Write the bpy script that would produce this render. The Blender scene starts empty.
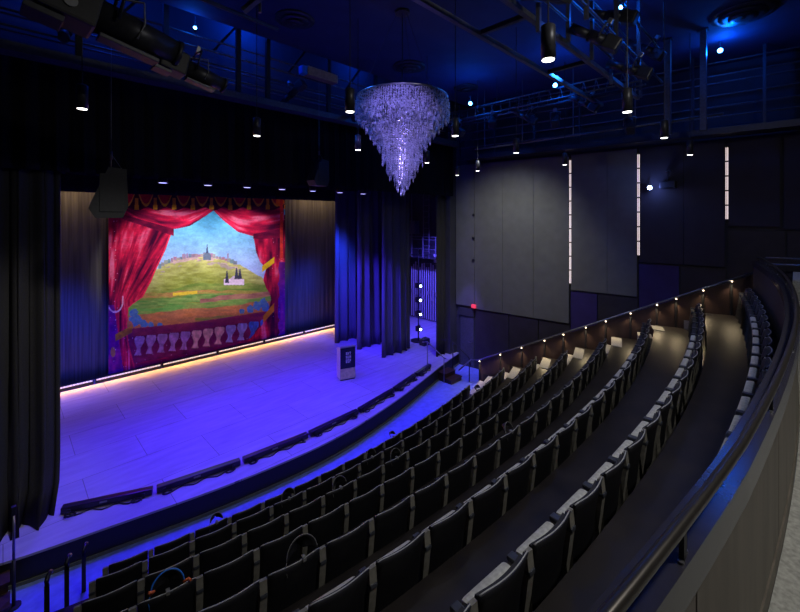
import bpy, bmesh, math, random
import numpy as np
from mathutils import Vector, Matrix
random.seed(7)
PI = math.pi
C = bpy.context.scene.collection
EYE = 6.15
MODS = {}

# ------------------------------------------------------------------ materials
def mat(name, col, rough=0.6, metal=0.0, spec=0.5, emit=None, estr=0.0, noise=0.0, nscale=20.0, bump=0.0, vary=None, tint=None):
    m = bpy.data.materials.new(name); m.use_nodes = True
    nt = m.node_tree; b = nt.nodes['Principled BSDF']
    b.inputs['Base Color'].default_value = (*col, 1)
    b.inputs['Roughness'].default_value = rough
    b.inputs['Metallic'].default_value = metal
    b.inputs['Specular IOR Level'].default_value = spec
    if emit:
        b.inputs['Emission Color'].default_value = (*emit, 1)
        b.inputs['Emission Strength'].default_value = estr
    if noise or bump:
        tc = nt.nodes.new('ShaderNodeTexCoord'); n = nt.nodes.new('ShaderNodeTexNoise')
        n.inputs['Scale'].default_value = nscale; n.inputs['Detail'].default_value = 4
        mp = nt.nodes.new('ShaderNodeMapping')
        if tint: mp.inputs['Scale'].default_value = tint
        nt.links.new(tc.outputs['Object'], mp.inputs['Vector']); nt.links.new(mp.outputs[0], n.inputs['Vector'])
        if noise:
            r = nt.nodes.new('ShaderNodeValToRGB')
            lo = tuple(max(0, c*(1-noise)) for c in col); hi = tuple(min(1, c*(1+noise)) for c in col)
            if vary: hi = vary
            r.color_ramp.elements[0].position = .3; r.color_ramp.elements[0].color = (*lo, 1)
            r.color_ramp.elements[1].position = .7; r.color_ramp.elements[1].color = (*hi, 1)
            nt.links.new(n.outputs['Fac'], r.inputs['Fac']); nt.links.new(r.outputs['Color'], b.inputs['Base Color'])
        if bump:
            bp = nt.nodes.new('ShaderNodeBump'); bp.inputs['Strength'].default_value = bump; bp.inputs['Distance'].default_value = .02
            nt.links.new(n.outputs['Fac'], bp.inputs['Height']); nt.links.new(bp.outputs[0], b.inputs['Normal'])
    return m

M = {}
M['black'] = mat('black_paint', (.012,.012,.014), .55, noise=.3)
M['black_gloss'] = mat('black_gloss', (.012,.012,.015), .3, noise=.2)
M['steel'] = mat('dark_steel', (.035,.036,.045), .42, .3, noise=.2)
M['blue_steel'] = mat('painted_steel', (.10,.105,.12), .4, .2, noise=.2)
M['grey_steel'] = mat('grey_steel', (.32,.32,.33), .3, .8, noise=.1)
M['ceiling'] = mat('ceiling_paint', (.016,.030,.085), .85, noise=.15, nscale=2)
M['wall'] = mat('wall_paint', (.045,.045,.055), .8, noise=.15, nscale=2)
M['panel'] = mat('acoustic_panel', (.135,.138,.125), .85, noise=.08, nscale=3, bump=.1)
M['panel_dark'] = mat('acoustic_panel_dark', (.038,.035,.046), .8, noise=.08, nscale=3)
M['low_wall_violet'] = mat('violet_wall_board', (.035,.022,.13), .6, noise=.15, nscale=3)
M['low_wall'] = mat('dark_wall_board', (.030,.026,.034), .6, noise=.2, nscale=3)
M['plinth'] = mat('low_wall_board', (.05,.028,.024), .45, noise=.3, nscale=6, tint=(1,1,.2))
M['velour'] = mat('black_velour', (.045,.043,.042), .95, spec=.15, noise=.15, nscale=40)
M['velour_dim'] = mat('black_border_velour', (.010,.010,.013), .95, spec=.1, noise=.15, nscale=40)
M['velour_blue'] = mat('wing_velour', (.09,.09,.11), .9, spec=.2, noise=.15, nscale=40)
M['cyc'] = mat('cyclorama_cloth', (.12,.115,.10), .9, spec=.1, noise=.35, nscale=5, tint=(4,1,.08))
M['fascia'] = mat('stage_fascia', (.010,.009,.009), .6, noise=.2)
M['olive'] = mat('stage_kick_strip', (.10,.11,.08), .6, noise=.2)
M['brown'] = mat('brown_wood', (.05,.024,.014), .5, noise=.3)
M['shell'] = mat('seat_shell', (.011,.011,.014), .5, noise=.2)
M['pad'] = mat('seat_fabric', (.028,.028,.036), .9, noise=.25, nscale=60)
M['lit_edge'] = mat('seat_edge_highlight', (.50,.50,.50), .5, noise=.1)  # light grey stands in for light caught by the seat-back top edge
M['pan'] = mat('seat_underside', (.55,.55,.50), .5, noise=.18, nscale=30)
M['stand'] = mat('seat_side_panel', (.22,.21,.18), .55, noise=.2, nscale=20)
M['arm'] = mat('armrest_plastic', (.05,.055,.07), .35, noise=.2)
M['step'] = mat('step_carpet', (.42,.40,.33), .85, noise=.2, nscale=30)
M['tier'] = mat('tier_floor', (.020,.016,.014), .42, spec=.3, noise=.4, nscale=3)
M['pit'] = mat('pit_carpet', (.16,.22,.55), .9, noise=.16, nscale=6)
M['concrete'] = mat('balcony_carpet', (.36,.36,.33), .95, noise=.28, nscale=35, bump=.5)
M['balc_wood'] = mat('parapet_wood', (.135,.115,.09), .55, noise=.22, nscale=5, tint=(1.5,1,.25))
M['cap'] = mat('parapet_cap', (.035,.033,.045), .22, noise=.1)
M['bronze'] = mat('rail_bronze', (.075,.066,.058), .3, .6, noise=.1)
M['lens'] = mat('lit_lens', (.9,.9,.9), .4, emit=(1,.95,.85), estr=5)
M['strip_white'] = mat('led_strip_white', (.9,.9,.9), .4, emit=(1,.80,.78), estr=.85)
M['warm_led'] = mat('led_warm', (.9,.9,.9), .4, emit=(1,.72,.42), estr=2.2)
m_ = M['warm_led']; nt_ = m_.node_tree; tc_ = nt_.nodes.new('ShaderNodeTexCoord'); sx_ = nt_.nodes.new('ShaderNodeSeparateXYZ')
a_ = nt_.nodes.new('ShaderNodeMath'); a_.operation = 'MULTIPLY'; a_.inputs[1].default_value = 11.8; b_ = nt_.nodes.new('ShaderNodeMath'); b_.operation = 'FRACT'
c_ = nt_.nodes.new('ShaderNodeMath'); c_.operation = 'LESS_THAN'; c_.inputs[1].default_value = .62; d_ = nt_.nodes.new('ShaderNodeMath'); d_.operation = 'MULTIPLY'; d_.inputs[1].default_value = 1.1
nt_.links.new(tc_.outputs['Object'], sx_.inputs[0]); nt_.links.new(sx_.outputs[0], a_.inputs[0]); nt_.links.new(a_.outputs[0], b_.inputs[0]); nt_.links.new(b_.outputs[0], c_.inputs[0]); nt_.links.new(c_.outputs[0], d_.inputs[0]); nt_.links.new(d_.outputs[0], nt_.nodes['Principled BSDF'].inputs['Emission Strength'])
M['step_led'] = mat('step_led', (.9,.9,.9), .4, emit=(1,.78,.5), estr=6)
M['blue_led'] = mat('blue_led', (.5,.7,1), .4, emit=(.12,.5,1), estr=22)
M['violet_led'] = mat('violet_led', (.5,.5,1), .4, emit=(.45,.42,1), estr=2.0)
M['cool_led'] = mat('cool_white_led', (.8,.9,1), .4, emit=(.45,.6,1), estr=14)
M['red_led'] = mat('red_led', (.8,.1,.1), .4, emit=(1,.04,.1), estr=.8)
M['crystal'] = mat('crystal', (.42,.42,.50), .12, spec=1.0, noise=.55, nscale=28)
m_ = M['crystal']; nt_ = m_.node_tree; o_ = nt_.nodes['Material Output']; tr_ = nt_.nodes.new('ShaderNodeBsdfTranslucent'); tr_.inputs['Color'].default_value = (.85,.85,.95,1)
mx_ = nt_.nodes.new('ShaderNodeMixShader'); mx_.inputs['Fac'].default_value = .22
nt_.links.new(nt_.nodes['Principled BSDF'].outputs[0], mx_.inputs[1]); nt_.links.new(tr_.outputs[0], mx_.inputs[2]); nt_.links.new(mx_.outputs[0], o_.inputs['Surface'])
M['crystal_spark'] = mat('crystal_spark', (.95,.95,1), .12, metal=.85, noise=.02)
M['navy'] = mat('lectern_navy', (.015,.02,.055), .5, noise=.1)
M['lectern'] = mat('lectern_grey', (.50,.50,.55), .45, noise=.06)
M['beige'] = mat('lectern_beige', (.80,.68,.40), .6, noise=.15, nscale=12)
M['white'] = mat('white_mark', (.85,.85,.88), .6, noise=.02)
M['slat'] = mat('pale_tube', (.45,.45,.50), .4, noise=.1)
M['tan'] = mat('tan_case', (.42,.28,.17), .6, noise=.2)
M['lid_blue'] = mat('blue_strap', (.02,.20,.75), .5, noise=.1)
M['lid_orange'] = mat('orange_strap', (.8,.16,.05), .5, noise=.1)
M['rim'] = mat('pale_rim', (.24,.24,.23), .5, noise=.1)

def stage_material():
    m = bpy.data.materials.new('stage_boards'); m.use_nodes = True
    nt = m.node_tree; b = nt.nodes['Principled BSDF']; b.inputs['Roughness'].default_value = .6
    b.inputs['Specular IOR Level'].default_value = .18
    tc = nt.nodes.new('ShaderNodeTexCoord'); mp = nt.nodes.new('ShaderNodeMapping'); mp.inputs['Rotation'].default_value = (0,0,.0)
    br = nt.nodes.new('ShaderNodeTexBrick'); br.inputs['Scale'].default_value = 1
    br.inputs['Brick Width'].default_value = 2.44; br.inputs['Row Height'].default_value = 1.22
    br.inputs['Mortar Size'].default_value = .008; br.inputs['Mortar Smooth'].default_value = .3
    br.inputs['Color1'].default_value = (.37,.35,.42,1); br.inputs['Color2'].default_value = (.41,.39,.46,1); br.inputs['Mortar'].default_value = (.20,.19,.2,1)
    nt.links.new(tc.outputs['Object'], mp.inputs['Vector']); nt.links.new(mp.outputs[0], br.inputs['Vector'])
    n = nt.nodes.new('ShaderNodeTexNoise'); n.inputs['Scale'].default_value = 2.2; n.inputs['Detail'].default_value = 6
    mp2 = nt.nodes.new('ShaderNodeMapping'); mp2.inputs['Scale'].default_value = (.6,3,1)
    nt.links.new(tc.outputs['Object'], mp2.inputs['Vector']); nt.links.new(mp2.outputs[0], n.inputs['Vector'])
    r = nt.nodes.new('ShaderNodeValToRGB'); r.color_ramp.elements[0].color = (.84,.84,.84,1); r.color_ramp.elements[1].color = (1.04,1.04,1.04,1)
    r.color_ramp.elements[0].position = .3; r.color_ramp.elements[1].position = .7
    nt.links.new(n.outputs['Fac'], r.inputs['Fac'])
    mx = nt.nodes.new('ShaderNodeMix'); mx.data_type = 'RGBA'; mx.blend_type = 'MULTIPLY'; mx.inputs['Factor'].default_value = 1
    nt.links.new(br.outputs['Color'], mx.inputs['A']); nt.links.new(r.outputs['Color'], mx.inputs['B'])
    nt.links.new(mx.outputs['Result'], b.inputs['Base Color'])
    return m
M['stage'] = stage_material()

# ------------------------------------------------------------------ mesh helpers
def obj(name, bm, m, parent=None, smooth=False, loc=None):
    me = bpy.data.meshes.new(name)
    bmesh.ops.recalc_face_normals(bm, faces=bm.faces)
    bm.to_mesh(me); bm.free()
    ms = m if isinstance(m, (list, tuple)) else [m]
    for x in ms: me.materials.append(M[x])
    if smooth:
        me.polygons.foreach_set('use_smooth', [True]*len(me.polygons))
    o = bpy.data.objects.new(name, me); C.objects.link(o)
    if parent: o.parent = parent
    if loc: o.location = loc
    return o

def box(bm, x0, x1, y0, y1, z0, z1, bevel=0, mi=0, mtx=None):
    t = bmesh.new()
    bmesh.ops.create_cube(t, size=1)
    bmesh.ops.scale(t, vec=(x1-x0, y1-y0, z1-z0), verts=t.verts)
    bmesh.ops.translate(t, vec=((x0+x1)/2, (y0+y1)/2, (z0+z1)/2), verts=t.verts)
    if bevel: bmesh.ops.bevel(t, geom=t.edges[:], offset=bevel, segments=2, affect='EDGES', profile=.6)
    if mtx is not None: bmesh.ops.transform(t, matrix=mtx, verts=t.verts)
    join(bm, t, mi)

def join(bm, t, mi=0):
    mp = {}
    for v in t.verts: mp[v] = bm.verts.new(v.co)
    for f in t.faces:
        try: nf = bm.faces.new([mp[v] for v in f.verts]); nf.material_index = mi; nf.smooth = f.smooth
        except ValueError: pass
    t.free()

def tube(bm, a, b, r, n=8, mi=0, r2=None):
    a = Vector(a); b = Vector(b); d = (b-a)
    if d.length < 1e-6: return
    q = d.to_track_quat('Z', 'Y').to_matrix()
    r2 = r if r2 is None else r2
    A = []; B = []
    for k in range(n):
        c = 2*PI*k/n; off = q @ Vector((math.cos(c), math.sin(c), 0))
        A.append(bm.verts.new(a+off*r)); B.append(bm.verts.new(b+off*r2))
    for k in range(n):
        f = bm.faces.new((A[k], A[(k+1)%n], B[(k+1)%n], B[k])); f.material_index = mi; f.smooth = n > 6
    f = bm.faces.new(A[::-1]); f.material_index = mi
    f = bm.faces.new(B); f.material_index = mi

def pipe(bm, pts, r, n=8, mi=0):
    """one continuous swept tube"""
    P = [Vector(p) for p in pts]; rings = []
    up = Vector((0,0,1))
    for i, p in enumerate(P):
        d = (P[min(i+1, len(P)-1)] - P[max(i-1, 0)]).normalized()
        s = d.cross(up)
        if s.length < .05: s = d.cross(Vector((1,0,0)))
        s.normalize(); u = s.cross(d)
        rings.append([bm.verts.new(p + s*math.cos(2*PI*k/n)*r + u*math.sin(2*PI*k/n)*r) for k in range(n)])
    for i in range(len(P)-1):
        for k in range(n):
            f = bm.faces.new((rings[i][k], rings[i][(k+1)%n], rings[i+1][(k+1)%n], rings[i+1][k])); f.smooth = True; f.material_index = mi
    bm.faces.new(rings[0][::-1]).material_index = mi; bm.faces.new(rings[-1]).material_index = mi

def bar(bm, a, b, w, h, mi=0):
    """square section bar, w horizontal, h vertical"""
    a = Vector(a); b = Vector(b); d = (b-a).normalized(); up = Vector((0,0,1))
    s = d.cross(up)
    if s.length < .05: s = Vector((1,0,0))
    s.normalize(); u = s.cross(d)
    V = []
    for p in (a, b):
        for sx, sz in ((-1,-1),(1,-1),(1,1),(-1,1)):
            V.append(bm.verts.new(p + s*sx*w/2 + u*sz*h/2))
    for f in ((0,1,2,3),(7,6,5,4),(0,4,5,1),(1,5,6,2),(2,6,7,3),(3,7,4,0)):
        bm.faces.new([V[i] for i in f]).material_index = mi

def prism(bm, pts, z0, z1, mi=0):
    lo = [bm.verts.new((x, y, z0)) for x, y in pts]; hi = [bm.verts.new((x, y, z1)) for x, y in pts]
    n = len(pts)
    bm.faces.new(lo[::-1]).material_index = mi; bm.faces.new(hi).material_index = mi
    for k in range(n):
        bm.faces.new((lo[k], lo[(k+1)%n], hi[(k+1)%n], hi[k])).material_index = mi

def strip(bm, A, B, z0, z1, mi=0, zf=None):
    """solid between two matching polylines A and B (xy), from z0 to z1"""
    n = len(A); V = []
    for i in range(n):
        V.append([bm.verts.new((A[i][0], A[i][1], z0)), bm.verts.new((B[i][0], B[i][1], z0)),
                  bm.verts.new((B[i][0], B[i][1], z1)), bm.verts.new((A[i][0], A[i][1], z1))])
    for i in range(n-1):
        for k in range(4):
            bm.faces.new((V[i][k], V[i][(k+1)%4], V[i+1][(k+1)%4], V[i+1][k])).material_index = mi
    bm.faces.new(V[0]).material_index = mi; bm.faces.new(V[-1][::-1]).material_index = mi

def lathe(bm, prof, cx=0, cy=0, n=20, mi=0):
    R = []
    for r, z in prof:
        R.append([bm.verts.new((cx+max(r,1e-4)*math.cos(2*PI*k/n), cy+max(r,1e-4)*math.sin(2*PI*k/n), z)) for k in range(n)])
    for i in range(len(prof)-1):
        for k in range(n):
            f = bm.faces.new((R[i][k], R[i][(k+1)%n], R[i+1][(k+1)%n], R[i+1][k])); f.material_index = mi; f.smooth = True
    bm.faces.new(R[0][::-1]).material_index = mi; bm.faces.new(R[-1]).material_index = mi

def tag(o, label, cat, group=None, kind=None):
    o['label'] = label; o['category'] = cat
    if group: o['group'] = group
    if kind: o['kind'] = kind
    return o
def thing(name, label, cat, loc=(0,0,0), rz=0, group=None):
    o = bpy.data.objects.new(name, None); C.objects.link(o); o.empty_display_size = .1
    o.location = loc; o.rotation_euler = (0,0,rz)
    return tag(o, label, cat, group)
def struct(name, bm, m, parent=None, **k):
    o = obj(name, bm, m, parent, **k)
    if not parent: o['kind'] = 'structure'
    return o
KIDS = {}
def copy_tree(o, parent=None):
    c = o.copy(); C.objects.link(c)
    if parent: c.parent = parent
    for ch in KIDS.get(o.name, ()): copy_tree(ch, c)
    return c
def remember(o):
    """note an object's children once, so that copying stays quick"""
    KIDS[o.name] = list(o.children)
    for c in o.children: remember(c)
def light(kind, loc, energy, col, target=None, size=.1, angle=60, blend=.5, sy=None, name=None):
    l = bpy.data.lights.new(name or kind.lower()+'_light', kind); l.energy = energy; l.color = col
    if kind == 'SPOT': l.spot_size = math.radians(angle); l.spot_blend = blend; l.shadow_soft_size = size
    elif kind == 'AREA':
        l.size = size
        if sy: l.shape = 'RECTANGLE'; l.size_y = sy
    else: l.shadow_soft_size = size
    o = bpy.data.objects.new(l.name, l); C.objects.link(o); o.location = loc
    if target is not None: o.rotation_euler = (Vector(target)-Vector(loc)).to_track_quat('-Z','Y').to_euler()
    return o
ORD = ['','first','second','third','fourth','fifth','sixth','seventh','eighth','ninth','tenth','eleventh','twelfth','thirteenth','fourteenth','fifteenth','sixteenth','seventeenth','eighteenth','nineteenth','twentieth','twenty-first','twenty-second','twenty-third','twenty-fourth']

# ------------------------------------------------------------------ camera
cam = bpy.data.cameras.new('camera'); co = bpy.data.objects.new('camera', cam); C.objects.link(co)
co.location = (0,0,EYE); co.rotation_euler = (PI/2, 0, -PI/4)
cam.sensor_width = 36; cam.lens = 36*397/800; cam.shift_y = -(306-218)/800; cam.clip_start = .05
bpy.context.scene.camera = co
def project(x, y, z):
    d = (x+y)*.70710678
    if d < .05: return None
    return 400+397*(x-y)*.70710678/d, 218-397*(z-EYE)/d

# ------------------------------------------------------------------ plan of the room
CX = 6.0
ROW_Y = [6.92, 6.03, 5.06, 4.09, 3.11, 2.15, 1.12, .22]
ROW_R = [23, 24, 25.5, 27, 29, 32, 37, 45]
ROW_END = [10.8, 11.2, 11.5, 11.65, 11.95, 12.55, 13.25, 13.3]
ROW_X0 = [1.0, .72, .45, .2, -.05, -.3, -.55, -.8]
RISE = .505
def arc(x, y0, r): return y0 + r - math.sqrt(r*r-(x-CX)**2)
def wall_x(y): return 14.75 - .115*y
def barrier_x(y): return 12.3 + 1.7*(8.25-y)/7.47
def barrier_z(y): return .95 + (8.25-y)/7.47*3.78
SF = [(-3,9.9),(-1.2,9.5),(.26,9.1),(1.24,8.9),(2.83,8.58),(4.2,8.4),(5.6,8.33),(6.87,8.42),(8.8,8.78),(10.0,9.08),(11.1,9.38),(12.4,9.72),(13.6,10.0)]
def stage_front(n=60):
    out = []
    for i in range(n+1):
        x = -3 + 16.6*i/n
        for k in range(len(SF)-1):
            if SF[k][0] <= x <= SF[k+1][0] or k == len(SF)-2:
                p0 = SF[max(k-1,0)]; p1 = SF[k]; p2 = SF[k+1]; p3 = SF[min(k+2,len(SF)-1)]
                t = (x-p1[0])/(p2[0]-p1[0])
                m1 = (p2[1]-p0[1])/(p2[0]-p0[0])*(p2[0]-p1[0]); m2 = (p3[1]-p1[1])/(p3[0]-p1[0])*(p2[0]-p1[0])
                y = (2*t**3-3*t*t+1)*p1[1]+(t**3-2*t*t+t)*m1+(-2*t**3+3*t*t)*p2[1]+(t**3-t*t)*m2
                break
        out.append((x, y+.07))
    return out
FRONT = stage_front()
def fy(x):
    return np.interp(x, [p[0] for p in FRONT], [p[1] for p in FRONT])

# ------------------------------------------------------------------ shell
bm = bmesh.new(); box(bm, -3.2, 17, -6.2, 18, -.3, 0); struct('floor', bm, 'pit')
# stage deck and its curved front
bm = bmesh.new(); prism(bm, FRONT + [(16.9,10.35),(16.9,17.6),(-3,17.6)], .44, .48); struct('floor_stage', bm, 'stage')
bm = bmesh.new(); strip(bm, [(x,y+.02) for x,y in FRONT], [(x,y+.12) for x,y in FRONT], .05, .438); struct('trim_1', bm, 'fascia')
bm = bmesh.new(); strip(bm, [(x,y-.01) for x,y in FRONT], [(x,y+.018) for x,y in FRONT], 0, .055); struct('trim_2', bm, 'olive')
# raked tiers
for i in range(1, 9):
    bm = bmesh.new()
    A = []; B = []
    n = 40
    yb = (lambda x: arc(x, ROW_Y[i], ROW_R[i])-.05) if i < 8 else (lambda x: -6)
    for k in range(n+1):
        x0 = -3 + 15.4*k/n
        ya = arc(x0, ROW_Y[i-1], ROW_R[i-1])-.05
        A.append((x0, ya)); B.append((x0, yb(x0)))
    # stretch the last column out to the aisle wall
    ya = arc(13.2, ROW_Y[i-1], ROW_R[i-1])-.05
    A.append((barrier_x(ya)-.06, ya)); ybv = max(yb(13.2), -6); B.append((barrier_x(max(ybv,.6))-.06, ybv))
    zt = RISE*i if i < 8 else 3.55
    if i == 8:
        continue
    strip(bm, A, B, max(0, zt-.75) if i > 1 else .001, zt)
    struct('floor_tier', bm, 'tier')
# aisle steps by the low wall
for i in range(1, 8):
    x0 = ROW_END[i-1]+.28
    yc = arc(x0+.5, ROW_Y[i-1], ROW_R[i-1])-.05
    a = arc(x0, ROW_Y[i-1], ROW_R[i-1])-.05; b = arc(barrier_x(yc), ROW_Y[i-1], ROW_R[i-1])-.05
    x1 = barrier_x(yc+.5)-.09
    bm = bmesh.new()
    prism(bm, [(x0,a+.002),(x0,a+.36),(x1,b+.36),(x1,b+.002)], RISE*(i-1)+.002, RISE*(i-1)+RISE/2)
    o = obj('aisle_step', bm, 'step')
    tag(o, f'pale carpeted aisle step lit from the low wall, {ORD[i]} up from the stage floor', 'step', 'pale steps of the right-hand aisle')
    # pale nosing on the tier edge
    bm = bmesh.new(); prism(bm, [(x0,a-.28),(x0,a+.001),(x1,b+.001),(x1,b-.28)], RISE*i+.001, RISE*i+.012)
    struct('trim_nosing', bm, 'step')

# right wall (slightly splayed) and its panels
def wy(y, off=0): return (wall_x(y)-off, y)
bm = bmesh.new(); prism(bm, [wy(10.2), wy(-6), (wall_x(-6)+.3,-6), (wall_x(10.2)+.3,10.2)], 0, 10.6); struct('wall_right', bm, 'wall')
def wall_panel(y0, y1, z0, z1, m, name='wall_panel', th=.1):
    bm = bmesh.new(); prism(bm, [wy(y0, .001), wy(y1, .001), wy(y1, th), wy(y0, th)], z0, z1); return struct(name, bm, m)
def zw(z): return EYE+z
wall_panel(10.15, 9.30, zw(-3.62), zw(2.2), 'panel')
wall_panel(9.28, 8.1, zw(-3.69), zw(2.2), 'panel')
wall_panel(8.09, 6.9, zw(-3.69), zw(2.2), 'panel')
wall_panel(6.89, 5.65, zw(-3.69), zw(2.2), 'panel')
wall_panel(5.57, 4.45, zw(-2.5), zw(2.2), 'panel')
wall_panel(4.44, 3.60, zw(-2.5), zw(2.2), 'panel')
wall_panel(3.52, 2.4, zw(-1.39), zw(2.2), 'panel_dark')
wall_panel(2.39, 1.45, zw(-1.39), zw(2.2), 'panel_dark')
wall_panel(1.37, .32, zw(-.23), zw(2.2), 'panel_dark')
wall_panel(.25, -1.6, zw(-.3), zw(2.2), 'panel_dark')
# lower dark boards with reveals
ys = [9.28, 7.85, 6.72, 5.62, 4.75, 3.57, 2.5, 1.41, .2, -1.2]
for a, b in zip(ys[:-1], ys[1:]):
    top = -3.75 if a > 5.63 else (-2.56 if a > 3.58 else (-1.45 if a > 1.42 else -.36))
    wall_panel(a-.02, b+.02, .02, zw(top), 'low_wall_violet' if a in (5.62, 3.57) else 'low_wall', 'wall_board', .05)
# door at the stage end of the right wall
bm = bmesh.new(); prism(bm, [wy(9.97,.002), wy(9.36,.002), wy(9.36,.05), wy(9.97,.05)], .02, 2.06)
d = struct('door_1', bm, 'blue_steel'); 
bm = bmesh.new(); tube(bm, (wall_x(9.45)-.05,9.45,1.05), (wall_x(9.45)-.12,9.45,1.05), .012); tube(bm, (wall_x(9.45)-.12,9.45,1.05),(wall_x(9.45)-.12,9.58,1.05),.012)
obj('door_handle', bm, 'grey_steel', d)
bm = bmesh.new(); prism(bm, [wy(10.0,.002), wy(9.34,.002), wy(9.34,.09), wy(10.0,.09)], 2.10, 2.42); struct('trim_3', bm, 'wall')
bm = bmesh.new(); box(bm, -.04, .04, -.09, .09, -.07, .07, .01)
o = obj('exit_light', bm, 'red_led', loc=(wall_x(9.3)-.14, 9.3, 2.56)); tag(o, 'small red lamp above the side door beside the stage', 'lamp')
# small black ports on the first panel
for k, (yy, zz) in enumerate(((215,0),(238,0),(260,0))):
    t = thing('wall_loudspeaker', f'tiny round black wall speaker, {["topmost","middle","lowest"][k]} of three on the grey panel', 'speaker', (wall_x(9.33)-.1, 9.33, EYE-(yy-218)/397*16.3), 0, 'small wall speakers')
    bm = bmesh.new(); tube(bm, (0,0,0), (-.05,-.01,0), .055, 12); obj('ring', bm, 'black', t)
    bm = bmesh.new(); tube(bm, (-.05,-.01,0), (-.06,-.012,0), .035, 12, r2=.02); obj('cone', bm, 'steel', t)
# proscenium return, stage house
bm = bmesh.new(); box(bm, 13.15, 13.6, 10.2, 10.5, 0, 13); struct('wall_proscenium', bm, 'wall')
bm = bmesh.new(); box(bm, 13.57, 17, 10.2, 10.5, 0, 13); struct('wall_proscenium_right', bm, 'wall')
bm = bmesh.new(); box(bm, -3.2, 13.14, 10.75, 10.95, 8.9, 13); struct('wall_proscenium_header', bm, 'wall')
bm = bmesh.new(); box(bm, -3.2, 17.2, 17.62, 17.8, 0, 13); struct('wall_back', bm, 'velour_dim')
bm = bmesh.new(); box(bm, 16.9, 17.1, 10.51, 17.6, 0, 13); struct('wall_wing_right', bm, 'wall')
bm = bmesh.new(); box(bm, -3.3, -3.1, -6, 17.6, 0, 13); struct('wall_left', bm, 'wall')
bm = bmesh.new(); box(bm, -3, 15.5, -6.3, -6.05, 0, 10.6); struct('wall_rear', bm, 'wall')
bm = bmesh.new(); box(bm, -3, 15.7, -6, 9.18, 10.55, 10.75); struct('ceiling', bm, 'ceiling')
bm = bmesh.new(); box(bm, -3, 17, 9.2, 17.8, 12.8, 13); struct('ceiling_stage', bm, 'black')

# ------------------------------------------------------------------ drapery
def drape(name, x0, x1, y, z0, z1, folds, amp, m, label, cat, group=None, dirv=(1,0), puddle=0, seed=1, kind=None, rough=.3):
    rnd = random.Random(seed)
    L = x1-x0; n = folds*12; rows = 14
    ph = [rnd.uniform(-.6,.6) for _ in range(folds+2)]; am = [rnd.uniform(.6,1.2) for _ in range(folds+2)]
    bm = bmesh.new(); G = []
    for j in range(rows+1):
        t = j/rows; z = z0+(z1-z0)*t; row = []
        for i in range(n+1):
            s = i/n; f = s*folds; k = int(f)
            p = 2*PI*(f+ .18*ph[min(k,folds)]*math.sin(PI*(f-k))) 
            a = amp*am[min(k,folds)]*(1-.35*t)*(1+.15*math.sin(3*t+k))
            off = a*math.sin(p) + a*rough*math.sin(2.7*p+k+1.5*t)
            pd = puddle*max(0, 1-t*9)**2
            lat = amp*.35*math.sin(2*p)
            row.append(bm.verts.new((s*L+lat*(0 if i in (0,n) else 1) - pd*(.4 if s > .8 else 0), -off-pd*(1+.5*math.sin(p)), z-z0)))
        G.append(row)
    for j in range(rows):
        for i in range(n):
            f = bm.faces.new((G[j][i], G[j][i+1], G[j+1][i+1], G[j+1][i])); f.smooth = True
    o = obj(name, bm, m)
    o.location = (x0, y, z0); o.rotation_euler = (0,0,math.atan2(dirv[1], dirv[0]))
    md = o.modifiers.new('thickness','SOLIDIFY'); md.thickness = .012
    tag(o, label, cat, group, kind)
    return o
drape('stage_curtain', -2.2, .80, 10.25, .485, 7.6, 9, .09, 'velour', 'tall charcoal curtain at the left side of the stage, puddled on the deck', 'curtain', 'house curtains', puddle=.28, seed=3)
drape('stage_curtain', 12.5, 13.12, 10.42, .485, 8.6, 3, .06, 'velour', 'narrow grey side curtain at the right edge of the stage opening', 'curtain', 'house curtains', seed=5)
drape('border_curtain', -3.0, 13.12, 10.02, 7.05, 9.2, 40, .05, 'velour_dim', 'wide black pleated border hanging across the stage front under the gantry', 'border curtain', 'black borders', seed=8)
drape('border_curtain', -1, 14.5, 14.1, 7.35, 9.8, 34, .05, 'velour_dim', 'black border curtain deeper in the stage behind the row of small lights', 'border curtain', 'black borders', seed=9)
drape('border_curtain', -1, 14.5, 16.6, 7.0, 9.8, 34, .04, 'velour_dim', 'black border curtain hiding the top of the painted backdrop', 'border curtain', 'black borders', seed=10)
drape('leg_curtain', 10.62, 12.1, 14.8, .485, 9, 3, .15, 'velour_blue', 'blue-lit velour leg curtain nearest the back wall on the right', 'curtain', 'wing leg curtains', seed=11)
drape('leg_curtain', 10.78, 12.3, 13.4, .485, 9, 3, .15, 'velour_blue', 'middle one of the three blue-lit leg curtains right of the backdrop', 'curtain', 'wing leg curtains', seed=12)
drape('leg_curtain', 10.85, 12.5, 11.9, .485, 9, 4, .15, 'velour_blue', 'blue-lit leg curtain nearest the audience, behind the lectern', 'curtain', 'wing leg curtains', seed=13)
drape('cyclorama', -1, 14.0, 17.45, .50, 8.5, 60, .012, 'cyc', 'smooth brown-grey cloth across the back of the stage behind the painting', 'cyclorama', seed=15, rough=.1)

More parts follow.
